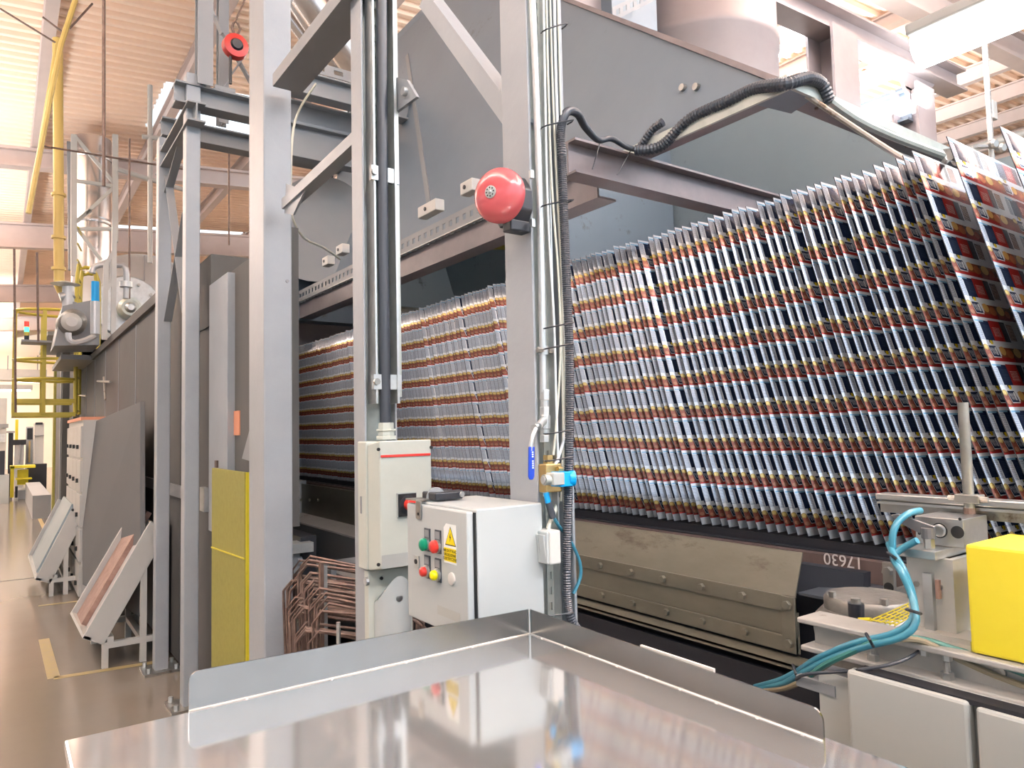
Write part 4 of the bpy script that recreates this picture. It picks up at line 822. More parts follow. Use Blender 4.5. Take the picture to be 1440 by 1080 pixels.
corr_hose(h3, .015, 'corrugated_hose', 'short black hose stub pointing up off the hood mouth', st=.005)
h4 = [PY(1166, 142, 1.13), PY(1200, 166, 1.13), PY(1250, 190, 1.13), PY(1335, 222, 1.13)]
rod_thing('rim_conduit', h4, .013, 'galvg', 'thin grey conduit following the near rim of the hood to the right', 'conduit', .1)
for k, (py, ) in enumerate(((40,), (175,), (286,), (458,), (487,), (607,), (645,), (862,))):
    a = Q(766 if py < 300 else 770, py+3, 1.12); b = Q(800 if py > 170 else 792, py-3, 1.12)
    o = MB().tube([a+V((0, .012, 0)), a+V((0, -.006, 0)), b+V((0, -.014, 0)), b+V((.004, .01, 0))], .0016, 6, step=.01).build('cable_tie', 'black')
    tag(o, ('topmost', 'second', 'third', 'fourth', 'fifth', 'sixth', 'seventh', 'lowest')[k]+' black cable tie from the top round the bundle on the right column', 'cable tie')
for px0, py0, px1, py1, lab in ((846, 193, 833, 238, 'left'), (889, 208, 868, 246, 'right')):
    o = MB().tube([PY(px0, py0, yb-.05), PY(px1, py1, yb-.05)], .002, 6).build('cable_tie', 'black'); tag(o, lab+' black tie strapping the hose to the brown cross beam', 'cable tie')
# ---- ball valve with blue lever
bv = thing('ball_valve', Q(767, 640), 'nickel ball valve with long blue lever on the riser pipe', 'valve')
for (pa, pb, r, nm) in ((548, 563, .011, 'hex_nut'), (563, 572, .009, 'thread'), (572, 584, .0105, 'hex_nut'), (584, 603, .0115, 'valve_body'), (603, 612, .009, 'thread'), (612, 622, .0105, 'hex_nut')):
    MB().cyl(Q(766, pb), Q(766, pa), r, n=6 if 'nut' in nm else 16).build(nm, 'galv', bv, bev=.0008)
q = Q(766, 590); e = Q(754, 604, 1.115)
MB().cyl(q, Q(757, 600, 1.11), .008, n=12).build('stem', 'galv', bv, True); MB().cyl(Q(755, 602, 1.11), Q(751, 602, 1.105), .008, n=6).build('stem_nut', 'alu', bv)
lv = MB().tube([Q(756, 598, 1.105), Q(750, 612, 1.10), Q(747, 624, 1.10), Q(746, 634, 1.10)], .0045, 8).build('lever_neck', 'galv', bv, True)
gq = Q(746.5, 628, 1.10); gb = Q(746, 670, 1.10)
gr = MB().slab([gq+V((-.007, 0, 0)), gq+V((.007, 0, 0)), gb+V((.007, 0, 0)), gb+V((.004, 0, -.006)), gb+V((-.004, 0, -.006)), gb+V((-.007, 0, 0))], (0, -.004, 0)).build('lever_grip', 'blued', bv, bev=.0015, label='dark blue lever grip')
for i in range(8):
    z = gq.z-.012-i*.0042
    if i == 3: continue
    MB().box(gq.x-.001, gq.x+.0025, gq.y-.0046, gq.y-.0038, z, z+.0028).build('grip_mark', 'sticker', gr)
# ---- brass body and blue solenoid
so = thing('solenoid_valve', Q(775, 665), 'brass solenoid valve with bright blue coil and grey plug', 'valve')
MB().cyl(Q(771, 655), Q(771, 640), .011, n=6).build('brass_union', 'brass', so); MB().box(Q(761, 650).x, Q(783, 650).x, 1.125, 1.15, Q(770, 692).z, Q(770, 652).z).build('brass_body', 'brass', so, bev=.002)
MB().cyl(Q(784, 660, 1.12), Q(790, 660, 1.12), .006, n=6).build('brass_stub', 'brass', so)
s0 = V((Q(782, 672, 1.11).x, 1.11, Q(782, 674, 1.11).z))
MB().cbox(s0+V((.014, 0, 0)), (.017, 0, 0), (0, .015, 0), (0, 0, .0145)).build('coil', 'blue', so, bev=.002)
MB().lathe(s0+V((.030, -.004, 0)), (1, -.55, 0), [(0, .0155), (.010, .0155), (.0115, .0145)], 28).build('coil_cap', 'blue', so, True)
MB().lathe(s0+V((.0385, -.0095, 0)), (1, -.55, 0), [(0, .006), (.002, .006), (.0025, .003)], 16).build('cap_boss', 'blue', so, True)
MB().cbox(s0+V((-.008, -.008, .002)), (.014, 0, 0), (0, .012, 0), (0, 0, .012)).build('cable_plug', 'cab', so, bev=.002)
MB().cyl(s0+V((-.035, -.006, .001)), s0+V((-.02, -.006, .001)), .0105, n=16).build('plug_gland', 'galvg', so, True)
MB().cyl(s0+V((-.036, -.006, .001)), s0+V((-.038, -.006, .001)), .007, n=10).build('gland_nut', 'galv', so, True)
MB().cyl(Q(768, 698), Q(768, 690), .007, n=6).build('outlet_nut', 'galv', so)
bt = thing('blue_air_connector', Q(773, 705), 'small blue push-in air connector with dark sleeve under the solenoid', 'connector')
MB().tube([Q(768, 693, 1.12), Q(771, 708, 1.12)], .0058, 10).build('blue_collet', 'blue', bt, True); MB().tube([Q(771, 706, 1.12), Q(778, 728, 1.12)], .0068, 10).build('dark_sleeve', 'rubber', bt, True)
rod_thing('air_hose', [Q(778, 726, 1.12), Q(786, 740, 1.125), Q(796, 752, 1.14), Q(806, 768, 1.14), Q(815, 790, 1.14), Q(816, 812, 1.14), Q(806, 835, 1.14)], .0036, 'hose', 'thin blue air hose curling behind the corrugated hose near the light switch', 'hose', .01)
# ---- light switch
sw = thing('light_switch', Q(770, 770, 1.1), 'white surface-mounted double rocker light switch on the right column', 'switch')
sx0, sx1 = PY(771, 770, 1.10).x, PY(789, 770, 1.10).x; sy1 = PX(750, 770, sx0).y; sz0, sz1 = PY(768, 796, 1.1).z, PY(768, 748, 1.1).z
MB().box(sx0+.004, sx1, 1.10, sy1, sz0, sz1).build('switch_box', 'white2', sw, bev=.003)
MB().box(sx0-.002, sx0+.004, 1.102, sy1-.001, sz0+.002, sz1-.001).build('switch_frame', 'white', sw, bev=.002)
hw = (sy1-1.10-.012)/2
for k in (0, 1):
    a = 1.106+k*(hw+.001); MB().slab([(sx0-.002, a, sz0+.007), (sx0-.002, a+hw-.001, sz0+.007), (sx0-.007, a+hw-.001, sz1-.007), (sx0-.007, a, sz1-.007)], (.006, 0, 0)).build('rocker', 'white', sw, bev=.001)
MB().tube([PY(771, 747, 1.125), PY(772, 738, 1.13), PY(779, 722, 1.135), PY(786, 700, 1.14)], .0042, 8, step=.01).build('entry_cable', 'cable', sw, True)
#@@RIGHT
# ================================================================== POLISHED MACHINE COVER (foreground)
ZT = 1.19
tb_ = thing('machine_cover', (.42, .5, 0), 'large mirror-polished steel cover with raised rim in the foreground', 'cover')
fy_ = PZ(745, 891, ZT).y; fx_ = PZ(745, 891, ZT).x; lx_ = PZ(92, 1050, ZT).x; lf = PZ(262, 995, ZT)
MB().box(lx_, fx_+.014, -.12, fy_, ZT-.012, ZT).build('top_plate', 'mirror', tb_, bev=.003)
MB().box(lx_+.004, fx_+.006, -.12, fy_-.006, .55, ZT-.012).build('skirt_panel', 'brushed', tb_)
MB().box(lx_+.04, fx_-.02, -.08, fy_-.06, 0, .55).build('plinth', 'gpaint2', tb_)
hL = PY(274, 944, fy_).z-ZT; hC = PX(745, 857, fx_).z-ZT
# rear rim with rounded free end, side rim with rounded free end, welded at the corner
rp = [(lf.x, ZT-.02)]; 
for k in range(7): an = math.pi-(math.pi/2)*k/6; rp.append((lf.x+.012+.012*math.cos(an), ZT+hL-.012+.012*math.sin(an)))
rp += [(fx_, ZT+hC), (fx_, ZT-.02)]
MB().slab([(x, fy_, z) for x, z in rp], (0, .003, 0)).build('rear_rim', 'brushed', tb_)
eR = PX(1159, 1057, fx_); hR = PX(1163, 1001, fx_).z-ZT
rp = [(fy_, ZT-.02), (fy_, ZT+hC)]
for k in range(7): an = math.pi/2*k/6; rp.append((eR.y+.014-.014*math.sin(an), ZT+hR-.014+.014*math.cos(an)))
rp.append((eR.y, ZT-.02))
MB().slab([(fx_, y, z) for y, z in rp], (.003, 0, 0)).build('side_rim', 'brushed', tb_)
MB().tube([(fx_-.001, fy_-.001, ZT), (fx_-.001, fy_-.001, ZT+hC)], .0022, 8).build('corner_weld', 'alu', tb_, True)
MB().tube([(lf.x, fy_-.001, ZT+.0005), (fx_, fy_-.001, ZT+.0005)], .0014, 6).build('fold_bead', 'alu', tb_, True)
MB().tube([(fx_-.001, fy_, ZT+.0005), (fx_-.001, eR.y, ZT+.0005)], .0014, 6).build('fold_bead', 'alu', tb_, True)
for k in range(9):
    f = (k+.6)/9; MB().lathe((fx_-.002, fy_+(eR.y-fy_)*f, ZT), (0, 0, 1), [(0, .0026), (.0014, .0018)], 8).build('spot_weld', 'alu', tb_, True)
for k in range(4):
    f = (k+.6)/4.6; MB().lathe((lf.x+(fx_-lf.x)*f, fy_-.002, ZT), (0, 0, 1), [(0, .0026), (.0014, .0018)], 8).build('spot_weld', 'alu', tb_, True)
a = PX(900, 907, fx_+.004); b = PX(1003, 941, fx_+.004)
ed = MB().slab([a+V((0, 0, -.012)), b+V((0, 0, -.012)), b+V((0, 0, .0)), a+V((0, 0, .0))], (.004, 0, 0)).build('chipped_trim_strip', 'white2'); tag(ed, 'chipped off-white strip behind the long side rim of the polished cover', 'strip')
tp_ = MB().cyl(PZ(250, 985, 1.0), PZ(250, 985, 1.0)+V((0, 0, .01)), .02, n=12).build('floor_clip', 'steel'); bpy.data.objects.remove(tp_)

# ================================================================== SHEET ROW
SX = 1.80; SW = .92; SL = 1.0; LEAN = .275; zb0 = PX(1100, 750, SX).z
def sheet_mesh(k):
    nx, nz = 6, 10; vs = []; fs = []; uvs = []
    rr = random.Random(50+k); a1 = rr.uniform(-.004, .004); a2 = rr.uniform(-.006, .006)
    dz = math.sqrt(SL*SL-LEAN*LEAN)
    for side in (0, 1):
        for j in range(nz+1):
            for i in range(nx+1):
                u = i/nx; v = j/nz; bow = .012*math.sin(math.pi*v)+a1*math.sin(3*u+1)*v+a2*u*v
                vs.append((SW*u, LEAN*v+bow+.0022*side, dz*v))
    m = (nx+1)*(nz+1); idx = lambda s, i, j: s*m+j*(nx+1)+i
    for j in range(nz):
        for i in range(nx):
            fs.append((idx(0, i, j), idx(0, i+1, j), idx(0, i+1, j+1), idx(0, i, j+1)))
            fs.append((idx(1, i, j), idx(1, i, j+1), idx(1, i+1, j+1), idx(1, i+1, j)))
    n2 = len(fs)
    for j in range(nz):
        fs.append((idx(0, 0, j), idx(0, 0, j+1), idx(1, 0, j+1), idx(1, 0, j))); fs.append((idx(0, nx, j), idx(1, nx, j), idx(1, nx, j+1), idx(0, nx, j+1)))
    for i in range(nx):
        fs.append((idx(0, i, 0), idx(1, i, 0), idx(1, i+1, 0), idx(0, i+1, 0))); fs.append((idx(0, i, nz), idx(0, i+1, nz), idx(1, i+1, nz), idx(1, i, nz)))
    me = bpy.data.meshes.new('printed_sheet'); me.from_pydata(vs, [], fs); me.update()
    ul = me.uv_layers.new(name='UVMap')
    for p in me.polygons:
        for li in p.loop_indices:
            vi = me.loops[li].vertex_index % m; ul.data[li].uv = (SW*(vi % (nx+1))/nx, SL*(vi//(nx+1))/nz)
        p.use_smooth = p.index < n2
    me.materials.append(M['print']); me.materials.append(M['gapshade'])
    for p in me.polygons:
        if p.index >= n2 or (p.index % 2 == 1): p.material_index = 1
    return me
SM = [sheet_mesh(k) for k in range(4)]
top_off = LEAN
ys_ = [.36, .475, .545]                  # the nearest, widely spaced sheets
y = .575
while y < 1.0: ys_.append(y); y += .0265+R_.uniform(-.003, .003)
while y < 5.45: ys_.append(y); y += .0315+R_.uniform(-.0035, .0035)
near_lab = ['nearest printed sheet, cut by the right picture edge', 'second nearest printed sheet, standing tallest with a broad face at the right', 'third nearest printed sheet, just left of the tallest one']
ORD = ('fourth', 'fifth', 'sixth', 'seventh', 'eighth', 'ninth', 'tenth', 'eleventh', 'twelfth', 'thirteenth', 'fourteenth', 'fifteenth', 'sixteenth')
for i, y in enumerate(ys_):
    o = bpy.data.objects.new('printed_sheet', SM[R_.randrange(4)]); sc.collection.objects.link(o)
    dz = R_.uniform(-.002, .003)+(.012 if i in (1,) else 0)
    o.location = (SX+R_.uniform(-.004, .004)+(-.012 if R_.random() < .06 else 0), y, zb0+dz); o.rotation_euler = (R_.uniform(-.006, .006), R_.uniform(-.003, .003), R_.uniform(-.012, .012))
    if i < 3: tag(o, near_lab[i], 'sheet')
    elif i < 16: tag(o, ORD[i-3]+' printed sheet counted from the right picture edge', 'sheet', 'printed metal sheets at the near end of the row')
    elif y < 2.05: tag(o, 'printed metal sheet in the dense row right of the bell column', 'sheet', 'printed metal sheets right of the bell column')
    elif y < 3.6: tag(o, 'printed metal sheet in the row between the conduit column and the bell column', 'sheet', 'printed metal sheets between the conduit and bell columns')
    else: tag(o, 'printed metal sheet at the far end of the row near the oven mouth', 'sheet', 'printed metal sheets near the oven mouth')
# ---- conveyor under the sheets
cv = thing('wicket_conveyor', (2.2, 3, 0), 'black chain conveyor bed under the row of printed sheets', 'conveyor')
MB().box(SX+.005, 2.72, .2, 5.9, zb0-.07, zb0-.006).build('conveyor_bed', 'dark', cv); MB().box(SX+.03, 2.7, .2, 5.9, .1, zb0-.07).build('conveyor_body', 'dark', cv)
MB().box(SX-.02, SX+.004, .2, 5.9, zb0-.075, zb0-.03).build('chain_guide', 'black', cv)
bmz1 = PX(1150, 779, 1.74).z; bmz0 = PX(1150, 803, 1.74).z
bb = MB().box(1.74, 1.77, .3, 5.9, bmz0-.01, bmz1).build('brown_side_beam', 'brownbeam'); tag(bb, 'dark brown long beam with chalked number 17630 below the sheets', 'beam')
bb2 = bb
c = PX(1185, 788, 1.738)
text('chalk_number', '17630', .042, frame_m(c, (0, 1, 0), (0, 0, -1)) @ Matrix.Shear('XY', 4, (.12, 0)), 'chalk', bb, .0003)
# ---- bolted plate wall in front of conveyor
sw_ = thing('bolted_side_plate', (1.5, 2.5, .9), 'long olive grey plate wall with two bolted strips below the sheets', 'plate')
xs = 1.5; ye = PX(1118, 840, xs).y
def zp(px, py): return PX(px, py, xs).z
ztp = zp(1100, 780); 
zA = zp(1060, 829); zB = zp(1060, 851); zC = zp(1060, 880); zD = zp(1060, 893)
yfar = 3.25
MB().slab([(xs+.015, ye+.012, zA-.01), (xs+.02, yfar, zA-.01), (xs+.055, yfar, ztp), (xs+.055, ye+.012, ztp)], (.004, 0, 0)).build('upper_plate', 'ol', sw_, label='plate leaning slightly back')
MB().box(xs, xs+.006, ye, yfar, zB, zA).build('bolt_strip', 'ol', sw_, bev=.001)
MB().box(xs+.006, xs+.012, ye, yfar, zD-.02, zB+.002).build('middle_plate', 'ol', sw_)
MB().box(xs-.004, xs+.004, ye, yfar, zD-.018, zC-.004).build('bolt_strip', 'ol', sw_, bev=.001)
MB().box(xs-.005, xs+.006, ye, ye+.035, zD-.018, zA).build('end_strip', 'ol', sw_, bev=.001)
for r, (za, pxs) in enumerate((((zA+zB)/2, (846, 889, 934, 988, 1045)), ((zC+zD)/2-.008, (848, 891, 938, 988, 1047)))):
    for px in pxs+(() ):
        yb_ = PX(px, 820, xs).y; MB().cyl((xs-.001, yb_, za), (xs-.012, yb_, za), .0095, n=6).build('hex_bolt', 'ol', sw_, bev=.001)
for za in ((zA+zB)/2, (zC+zD)/2-.008): MB().cyl((xs-.004, ye+.017, za), (xs-.014, ye+.017, za), .011, n=6).build('hex_bolt', 'ol', sw_, bev=.001)
xL = xs-.035; zL = PX(1000, 902, xL).z
lg = MB().slab([(xL, .45, zL), (xL, yfar, zL), (xs+.01, yfar, zD-.026), (xs+.01, .45, zD-.026)], (0, 0, -.006)).slab([(xL, .45, zL), (xL, yfar, zL), (xL, yfar, zL-.012), (xL, .45, zL-.012)], (.003, 0, 0)).build('sloping_ledge', 'ol'); tag(lg, 'sloping olive ledge plate running below the bolted plate wall', 'plate')
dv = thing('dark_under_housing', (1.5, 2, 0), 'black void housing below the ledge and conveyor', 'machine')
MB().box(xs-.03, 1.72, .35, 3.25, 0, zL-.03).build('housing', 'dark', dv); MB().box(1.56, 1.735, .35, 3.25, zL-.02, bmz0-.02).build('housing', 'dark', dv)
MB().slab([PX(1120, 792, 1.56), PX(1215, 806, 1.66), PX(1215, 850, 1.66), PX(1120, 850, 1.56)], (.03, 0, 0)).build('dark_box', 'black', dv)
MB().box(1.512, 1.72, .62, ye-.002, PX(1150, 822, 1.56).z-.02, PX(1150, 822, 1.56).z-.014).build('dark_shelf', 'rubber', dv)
# left part of the plate wall seen between columns
lw = thing('stepped_side_plates', (1.55, 4.0, .8), 'stepped olive grey side wall between the widest column and the isolator box', 'plate')
MB().box(1.53, 1.545, 3.55, 4.45, PX(450, 728, 1.53).z, PX(450, 684, 1.53).z).build('upper_plate', 'ol', lw)
MB().slab([(1.42, 3.3, PX(450, 739, 1.47).z), (1.42, 4.5, PX(450, 739, 1.47).z), (1.53, 4.5, PX(450, 727, 1.53).z), (1.53, 3.3, PX(450, 727, 1.53).z)], (0, 0, -.006)).build('ledge', 'alud', lw)
MB().box(1.40, 1.42, 3.1, 4.6, .55, PX(450, 742, 1.42).z).build('lower_plate', 'board', lw)
MB().box(1.28, 1.34, 2.9, 4.6, PX(440, 812, 1.3).z-.02, PX(440, 790, 1.3).z-.0).build('low_rail', 'bwhite', lw)
MB().prof(PX(466, 792, 1.2), PX(520, 785, 1.2), (0, 0, 1), Bp(.02, .025)).build('bracket_arm', 'gpaint', lw); MB().prof(PX(468, 790, 1.2), PX(468, 818, 1.2), (0, 1, 0), Bp(.025, .02)).build('bracket_leg', 'gpaint', lw)
for i in range(3): q = PX(424+i*12, 703, 1.528); MB().cyl(q, q-V((.01, 0, 0)), .008, n=6).build('hex_bolt', 'ol', lw)
MB().box(1.5, 1.56, 4.45, 4.75, 1.0, 1.25).build('end_block', 'gpaint2', lw)

# ================================================================== RIGHT SIDE MACHINE FRAME
xi = .98
ib_ = thing('frame_i_beam', (xi+.06, .5, 1.2), 'thick off-white I-beam under the aluminium bracket at the right', 'beam')
t0 = PX(1120, 860, xi); bot = PX(1124, 906, xi).z; zt2 = t0.z-.008
yE = t0.y; yS = -.05
MB().box(xi, xi+.06, yS, yE, zt2-.008, zt2).build('top_flange', 'alud', ib_, bev=.002)
MB().box(xi+.026, xi+.034, yS, yE-.012, bot+.0, zt2-.008).build('beam_web', 'alud', ib_)
MB().box(xi-.0, xi+.06, yS, yE-.004, bot-.008, bot).build('bottom_flange', 'alud', ib_, bev=.002)
for px in (1228, 1292, 1324): q = PX(px, 893, xi+.0); MB().cyl((xi+.012, q.y, zt2-.008), (xi+.012, q.y, zt2-.016), .006, n=6).build('nut', 'galv', ib_)
for px, py in ((1228, 927), (1332, 948)):
    q = PX(px, py, xi+.012); MB().cyl((q.x, q.y, bot), (q.x, q.y, bot+.009), .008, n=6).build('nut', 'alu', ib_); MB().cyl((q.x, q.y, bot+.009), (q.x, q.y, bot+.022), .004, n=8).build('stud', 'alu', ib_)
q = PX(1407, 945, xi+.026); MB().lathe((xi+.026, q.y, q.z), (-1, 0, 0), [(0, .0075), (.005, .0075), (.006, .004)], 12).build('socket_screw', 'steel', ib_)
# cabinets below
gc = thing('machine_cabinet', (1.0, .4, 0), 'light grey cabinet with flush doors under the I-beam at lower right', 'cabinet')
xg = .93; zg = PX(1280, 966, xg).z
yg0 = PX(1365, 985, xg).y; yg1 = PX(1190, 945, xg).y
MB().box(xg, xg+.02, yg0+.004, yg1, .1, zg).build('door_panel', 'cab', gc, bev=.004); MB().box(xg+.0, xg+.02, -.3, yg0-.004, .1, zg-.003).build('door_panel', 'cab', gc, bev=.004)
MB().box(xg+.02, xg+.4, -.3, yg1-.004, .08, zg-.004).build('cabinet_body', 'cab', gc)
MB().box(xg+.022, xg+.026, yg1, yg1+.055, .1, zg-.02).build('side_strip', 'cab', gc); MB().box(xg+.006, xg+.03, -.3, yg1-.01, zg-.004, zg+.002).build('top_gap', 'dark', gc)
MB().box(xg+.02, xg+.10, yg1+.03, yg1+.09, zg-.05, zg-.035).build('clip_block', 'gpaint2', gc)
MB().box(xg+.04, xg+.12, yg1+.058, yg1+.16, .8, zg-.12).build('end_block', 'ol', gc)
# yellow guard box
yb_ = thing('yellow_guard_box', (1.1, .38, 1.2), 'bright yellow painted box guard at the right edge', 'guard')
xy_ = .99; A = PX(1356, 765, xy_); zlo = zt2+.001; zhi = A.z
MB().box(xy_, xy_+.13, -.05, A.y, zlo, zhi).build('box_body', 'yel', yb_, bev=.004)
MB().box(xy_+.004, xy_+.012, -.05, A.y+.0015, zlo, zlo+.012).build('rubbed_edge', 'yeld', yb_)
# bracket: post plates, shelf plate, aluminium block, lever, rod, cross rail
br = thing('aluminium_bracket', (1.1, .58, 1.2), 'aluminium post bracket with a thick top plate between the hoses and the yellow box', 'bracket')
c0 = PX(1315, 776, 1.02); zk = c0.z; xk = 1.02
ky = c0.y
wy = PX(1250, 756, xk).y-ky
MB().box(xk, xk+.16, ky, ky+wy, zk-.012, zk).build('top_plate', 'alu', br, bev=.001)
pa = PX(1274, 776, xk+.02); pb = PX(1340, 800, xk+.02)
MB().box(xk+.02, xk+.03, pb.y, pa.y, zt2+.002, zk-.012).build('front_web', 'alud', br); MB().box(xk+.03, xk+.12, pb.y, pb.y+.008, zt2+.002, zk-.012).build('side_web', 'alud', br)
MB().box(xk+.012, xk+.02, (pa.y+pb.y)/2-.006, (pa.y+pb.y)/2+.006, zt2+.004, zt2+.004+(zk-zt2)*.68).build('stiffener', 'alu', br)
MB().box(xk+.0, xk+.05, pb.y-.03, pa.y, zt2, zt2+.007).build('foot_plate', 'alud', br)
for px, py in ((1289, 821), (1322, 825)): q = PX(px, py, xk+.02); MB().cyl((xk+.021, q.y, q.z), (xk+.018, q.y, q.z), .004, n=10).build('screw', 'steel', br)
MB().box(xk+.014, xk+.02, (pa.y+pb.y)/2-.014, (pa.y+pb.y)/2-.009, zt2+.05, zt2+.075).build('copper_shim', 'copper', br)
ab = thing('drilled_block', (1.1, .5, zk), 'drilled aluminium block with three holes on the bracket plate', 'block')
xq = xk+.05; A = PX(1287, 728, xq); B = PX(1356, 752, xq)
def yz(px, py, x=xq): p = PX(px, py, x); return p
ya_ = PX(1287, 740, xq).y; yb2 = PX(1355, 745, xq).y; zt3 = PX(1320, 728, xq).z
MB().box(xq, xq+.075, yb2, ya_, zk+.0005, zt3).build('block_body', 'alu', ab, bev=.001)
for px, r, m in ((1300, .0075, 'ink'), (1321, .0105, 'ink'), (1346, .0085, 'ink')):
    q = PX(px, 740, xq); zc_ = (zk+zt3)/2+.002
    MB().lathe((xq, q.y, zc_), (-1, 0, 0), [(0, r), (.0006, r), (.0008, r*.9)], 24).build('bore', m, ab)
q = PX(1321, 740, xq); MB().lathe((xq-.0008, q.y, zc_), (-1, 0, 0), [(0, .0088), (.001, .0088), (.002, .007), (.002, .004)], 20).build('bore_plug', 'alu', ab, True)
for px, py in ((1350, 730), (1350, 751), (1293, 750)): q = PX(px, py, xq); MB().cyl((xq, q.y, q.z), (xq-.0007, q.y, q.z), .0022, n=8).build('bore', 'ink', ab)
lv = thing('clamp_lever', (xk, .6, zk), 'dark grey flat clamping lever beside the drilled block', 'lever')
xl = xk+.02
l = [PX(1252, 724, xl), PX(1262, 723, xl), PX(1314, 741, xl), PX(1314, 753, xl), PX(1298, 753, xl), PX(1262, 734, xl)]
MB().slab(l, (.006, 0, 0)).build('lever_arm', 'dgrey', lv, bev=.001)
q = PX(1306, 757, xl); MB().cyl((xl, q.y, zk+.0005), (xl, q.y, q.z+.006), .007, n=6).build('clamp_nut', 'alu', lv); MB().cyl((xl, q.y, q.z+.0), (xl, q.y, q.z+.014), .009, n=14).build('lever_hub', 'dgrey', lv)
# cross rail and rod
xr2 = 1.16
cr = thing('guide_rail', (xr2, .5, 1.4), 'worn steel guide rail running to the right edge in front of the sheets', 'rail')
A = PX(1237, 693, xr2); B = PX(1237, 716, xr2)
MB().box(xr2, xr2+.008, -.1, A.y, B.z-.004, A.z-.008).build('rail_web', 'steel', cr); MB().box(xr2-.012, xr2+.02, -.1, A.y+.001, A.z-.010, A.z).build('rail_flange', 'alu', cr, bev=.0015)
MB().box(xr2-.010, xr2, -.1, A.y, A.z-.016, A.z-.012).build('rail_groove_edge', 'alu', cr)
vr = thing('upright_rod', (xr2, .48, 1.35), 'upright worn steel rod clamped on the guide rail', 'rod')
r0 = PX(1364, 726, xr2-.018); r1 = PX(1354, 566, xr2-.018)
MB().cyl(r0+V((0, 0, -.006)), r1, .0072, n=18).build('rod_bar', 'steel', vr, True); MB().cyl(r0+V((0, 0, -.004)), r0+V((0, 0, .012)), .0078, n=12).build('rusty_foot', 'rust', vr)
q = PX(1363, 701, xr2-.018); MB().box(q.x-.010, q.x+.012, q.y-.016, q.y+.016, q.z-.006, q.z+.006).build('rod_clamp', 'steel', vr, bev=.001)
for s in (-1, 1): MB().cyl((q.x-.004, q.y+s*.016, q.z), (q.x-.004, q.y+s*.026, q.z), .004, n=8).build('clamp_bolt', 'steel', vr)
# yellow mesh, gearbox, hinge bracket
ym = thing('yellow_mesh_guard', (1.1, .66, 1.22), 'small yellow expanded-metal mesh guard beside the blue hoses', 'guard')
m0, m1, m2, m3 = PX(1225, 872, 1.06), PX(1258, 880, 1.06), PX(1290, 862, 1.12), PX(1284, 846, 1.14)
mb = MB()
for i in range(6):
    f = i/5; mb.tube([m0.lerp(m1, f), m3.lerp(m2, f)], .0011, 5); 
for i in range(7):
    f = i/6; mb.tube([m0.lerp(m3, f), m1.lerp(m2, min(1, f+.12))], .0011, 5)
mo = mb.build('mesh_strands', 'yel', ym); mo['kind'] = 'stuff'
MB().tube([m0, PX(1208, 872, 1.06)], .004, 6).build('mesh_tab', 'yel', ym)
gb_ = thing('round_gearbox', (1.35, .78, 1.0), 'greasy round gearbox with a flat disc lid behind the I-beam', 'gearbox')
gc_ = PY(1222, 846, .78); gx = PX(1222, 842, 1.32); gx.z += .012
MB().lathe((gx.x, gx.y, gx.z-.13), (0, 0, 1), [(0, .09), (.06, .098), (.085, .094), (.10, .08)], 36).build('gear_case', 'grease', gb_, True)
MB().lathe((gx.x, gx.y, gx.z-.03), (0, 0, 1), [(0, .078), (.018, .078), (.024, .073), (.026, .04), (.025, .01)], 36).build('disc_lid', 'grease', gb_, True)
for an in (2.6, 4.0, 5.2): MB().cyl((gx.x+.07*math.cos(an), gx.y+.07*math.sin(an), gx.z-.006), (gx.x+.07*math.cos(an), gx.y+.07*math.sin(an), gx.z+.004), .007, n=6).build('lid_bolt', 'steel', gb_)
q = PX(1204, 858, 1.2); MB().cyl(q+V((0, 0, -.03)), q+V((0, 0, .012)), .013, n=16).build('grease_cup', 'black', gb_, True); MB().cyl(q+V((0, 0, .012)), q+V((0, 0, .02)), .008, n=12).build('cup_cap', 'steel', gb_, True)
hb = thing('hinge_plate', (1.5, .75, 1.1), 'small drilled hinge plate under the brown beam behind the blue hoses', 'bracket')
h0 = PX(1240, 790, 1.5); h1 = PX(1258, 833, 1.5)
MB().box(1.5, 1.51, h1.y, h0.y, h1.z-.01, h0.z).build('plate', 'steel', hb, bev=.001); q = PX(1250, 826, 1.5); MB().cyl((1.499, q.y, q.z), (1.501, q.y, q.z), .010, n=16).build('hole', 'ink', hb); q = PX(1250, 803, 1.5); MB().cyl((1.5, q.y, q.z), (1.488, q.y, q.z), .01, n=6).build('bolt', 'steel', hb)
MB().box(1.51, 1.74, h1.y+.01, h1.y+.02, h1.z, bmz0+.01).build('stay', 'steel', hb)
# hoses
def hx(pts, x): return [PX(px, py, x if not isinstance(x, (list, tuple)) else x[i]) for i, (px, py) in enumerate(pts)]
hs1 = hx(((1062, 966), (1095, 957), (1120, 945), (1150, 926), (1200, 905), (1250, 893), (1275, 880), (1286, 862), (1283, 835), (1270, 800), (1256, 778), (1250, 765)), [1.05, 1.0, .98, .96, .95, .95, .955, .965, .98, .98, 1.0, 1.02])
rod_thing('blue_air_hose', hs1, .0046, 'hose', 'upper bright blue air hose sweeping from the cover up to the drilled block', 'hose', .008, 10)
hs2 = hx(((1068, 968), (1100, 962), (1126, 948), (1160, 930), (1208, 912), (1262, 898), (1285, 882), (1288, 862), (1280, 832), (1266, 802), (1256, 784), (1268, 772), (1290, 760)), [1.04, .99, .97, .955, .945, .945, .95, .96, .975, .975, 1.0, 1.01, 1.01])
rod_thing('blue_air_hose', hs2, .0046, 'hose', 'lower bright blue air hose running beside its twin', 'hose', .008, 10)
hs3 = hx(((1256, 778), (1255, 755), (1262, 735), (1278, 722), (1294, 718)), [1.01, 1.01, 1.02, 1.04, 1.07]); rod_thing('blue_air_hose', hs3, .0048, 'hose', 'short blue air hose arching over the clamp lever', 'hose', .006, 10)
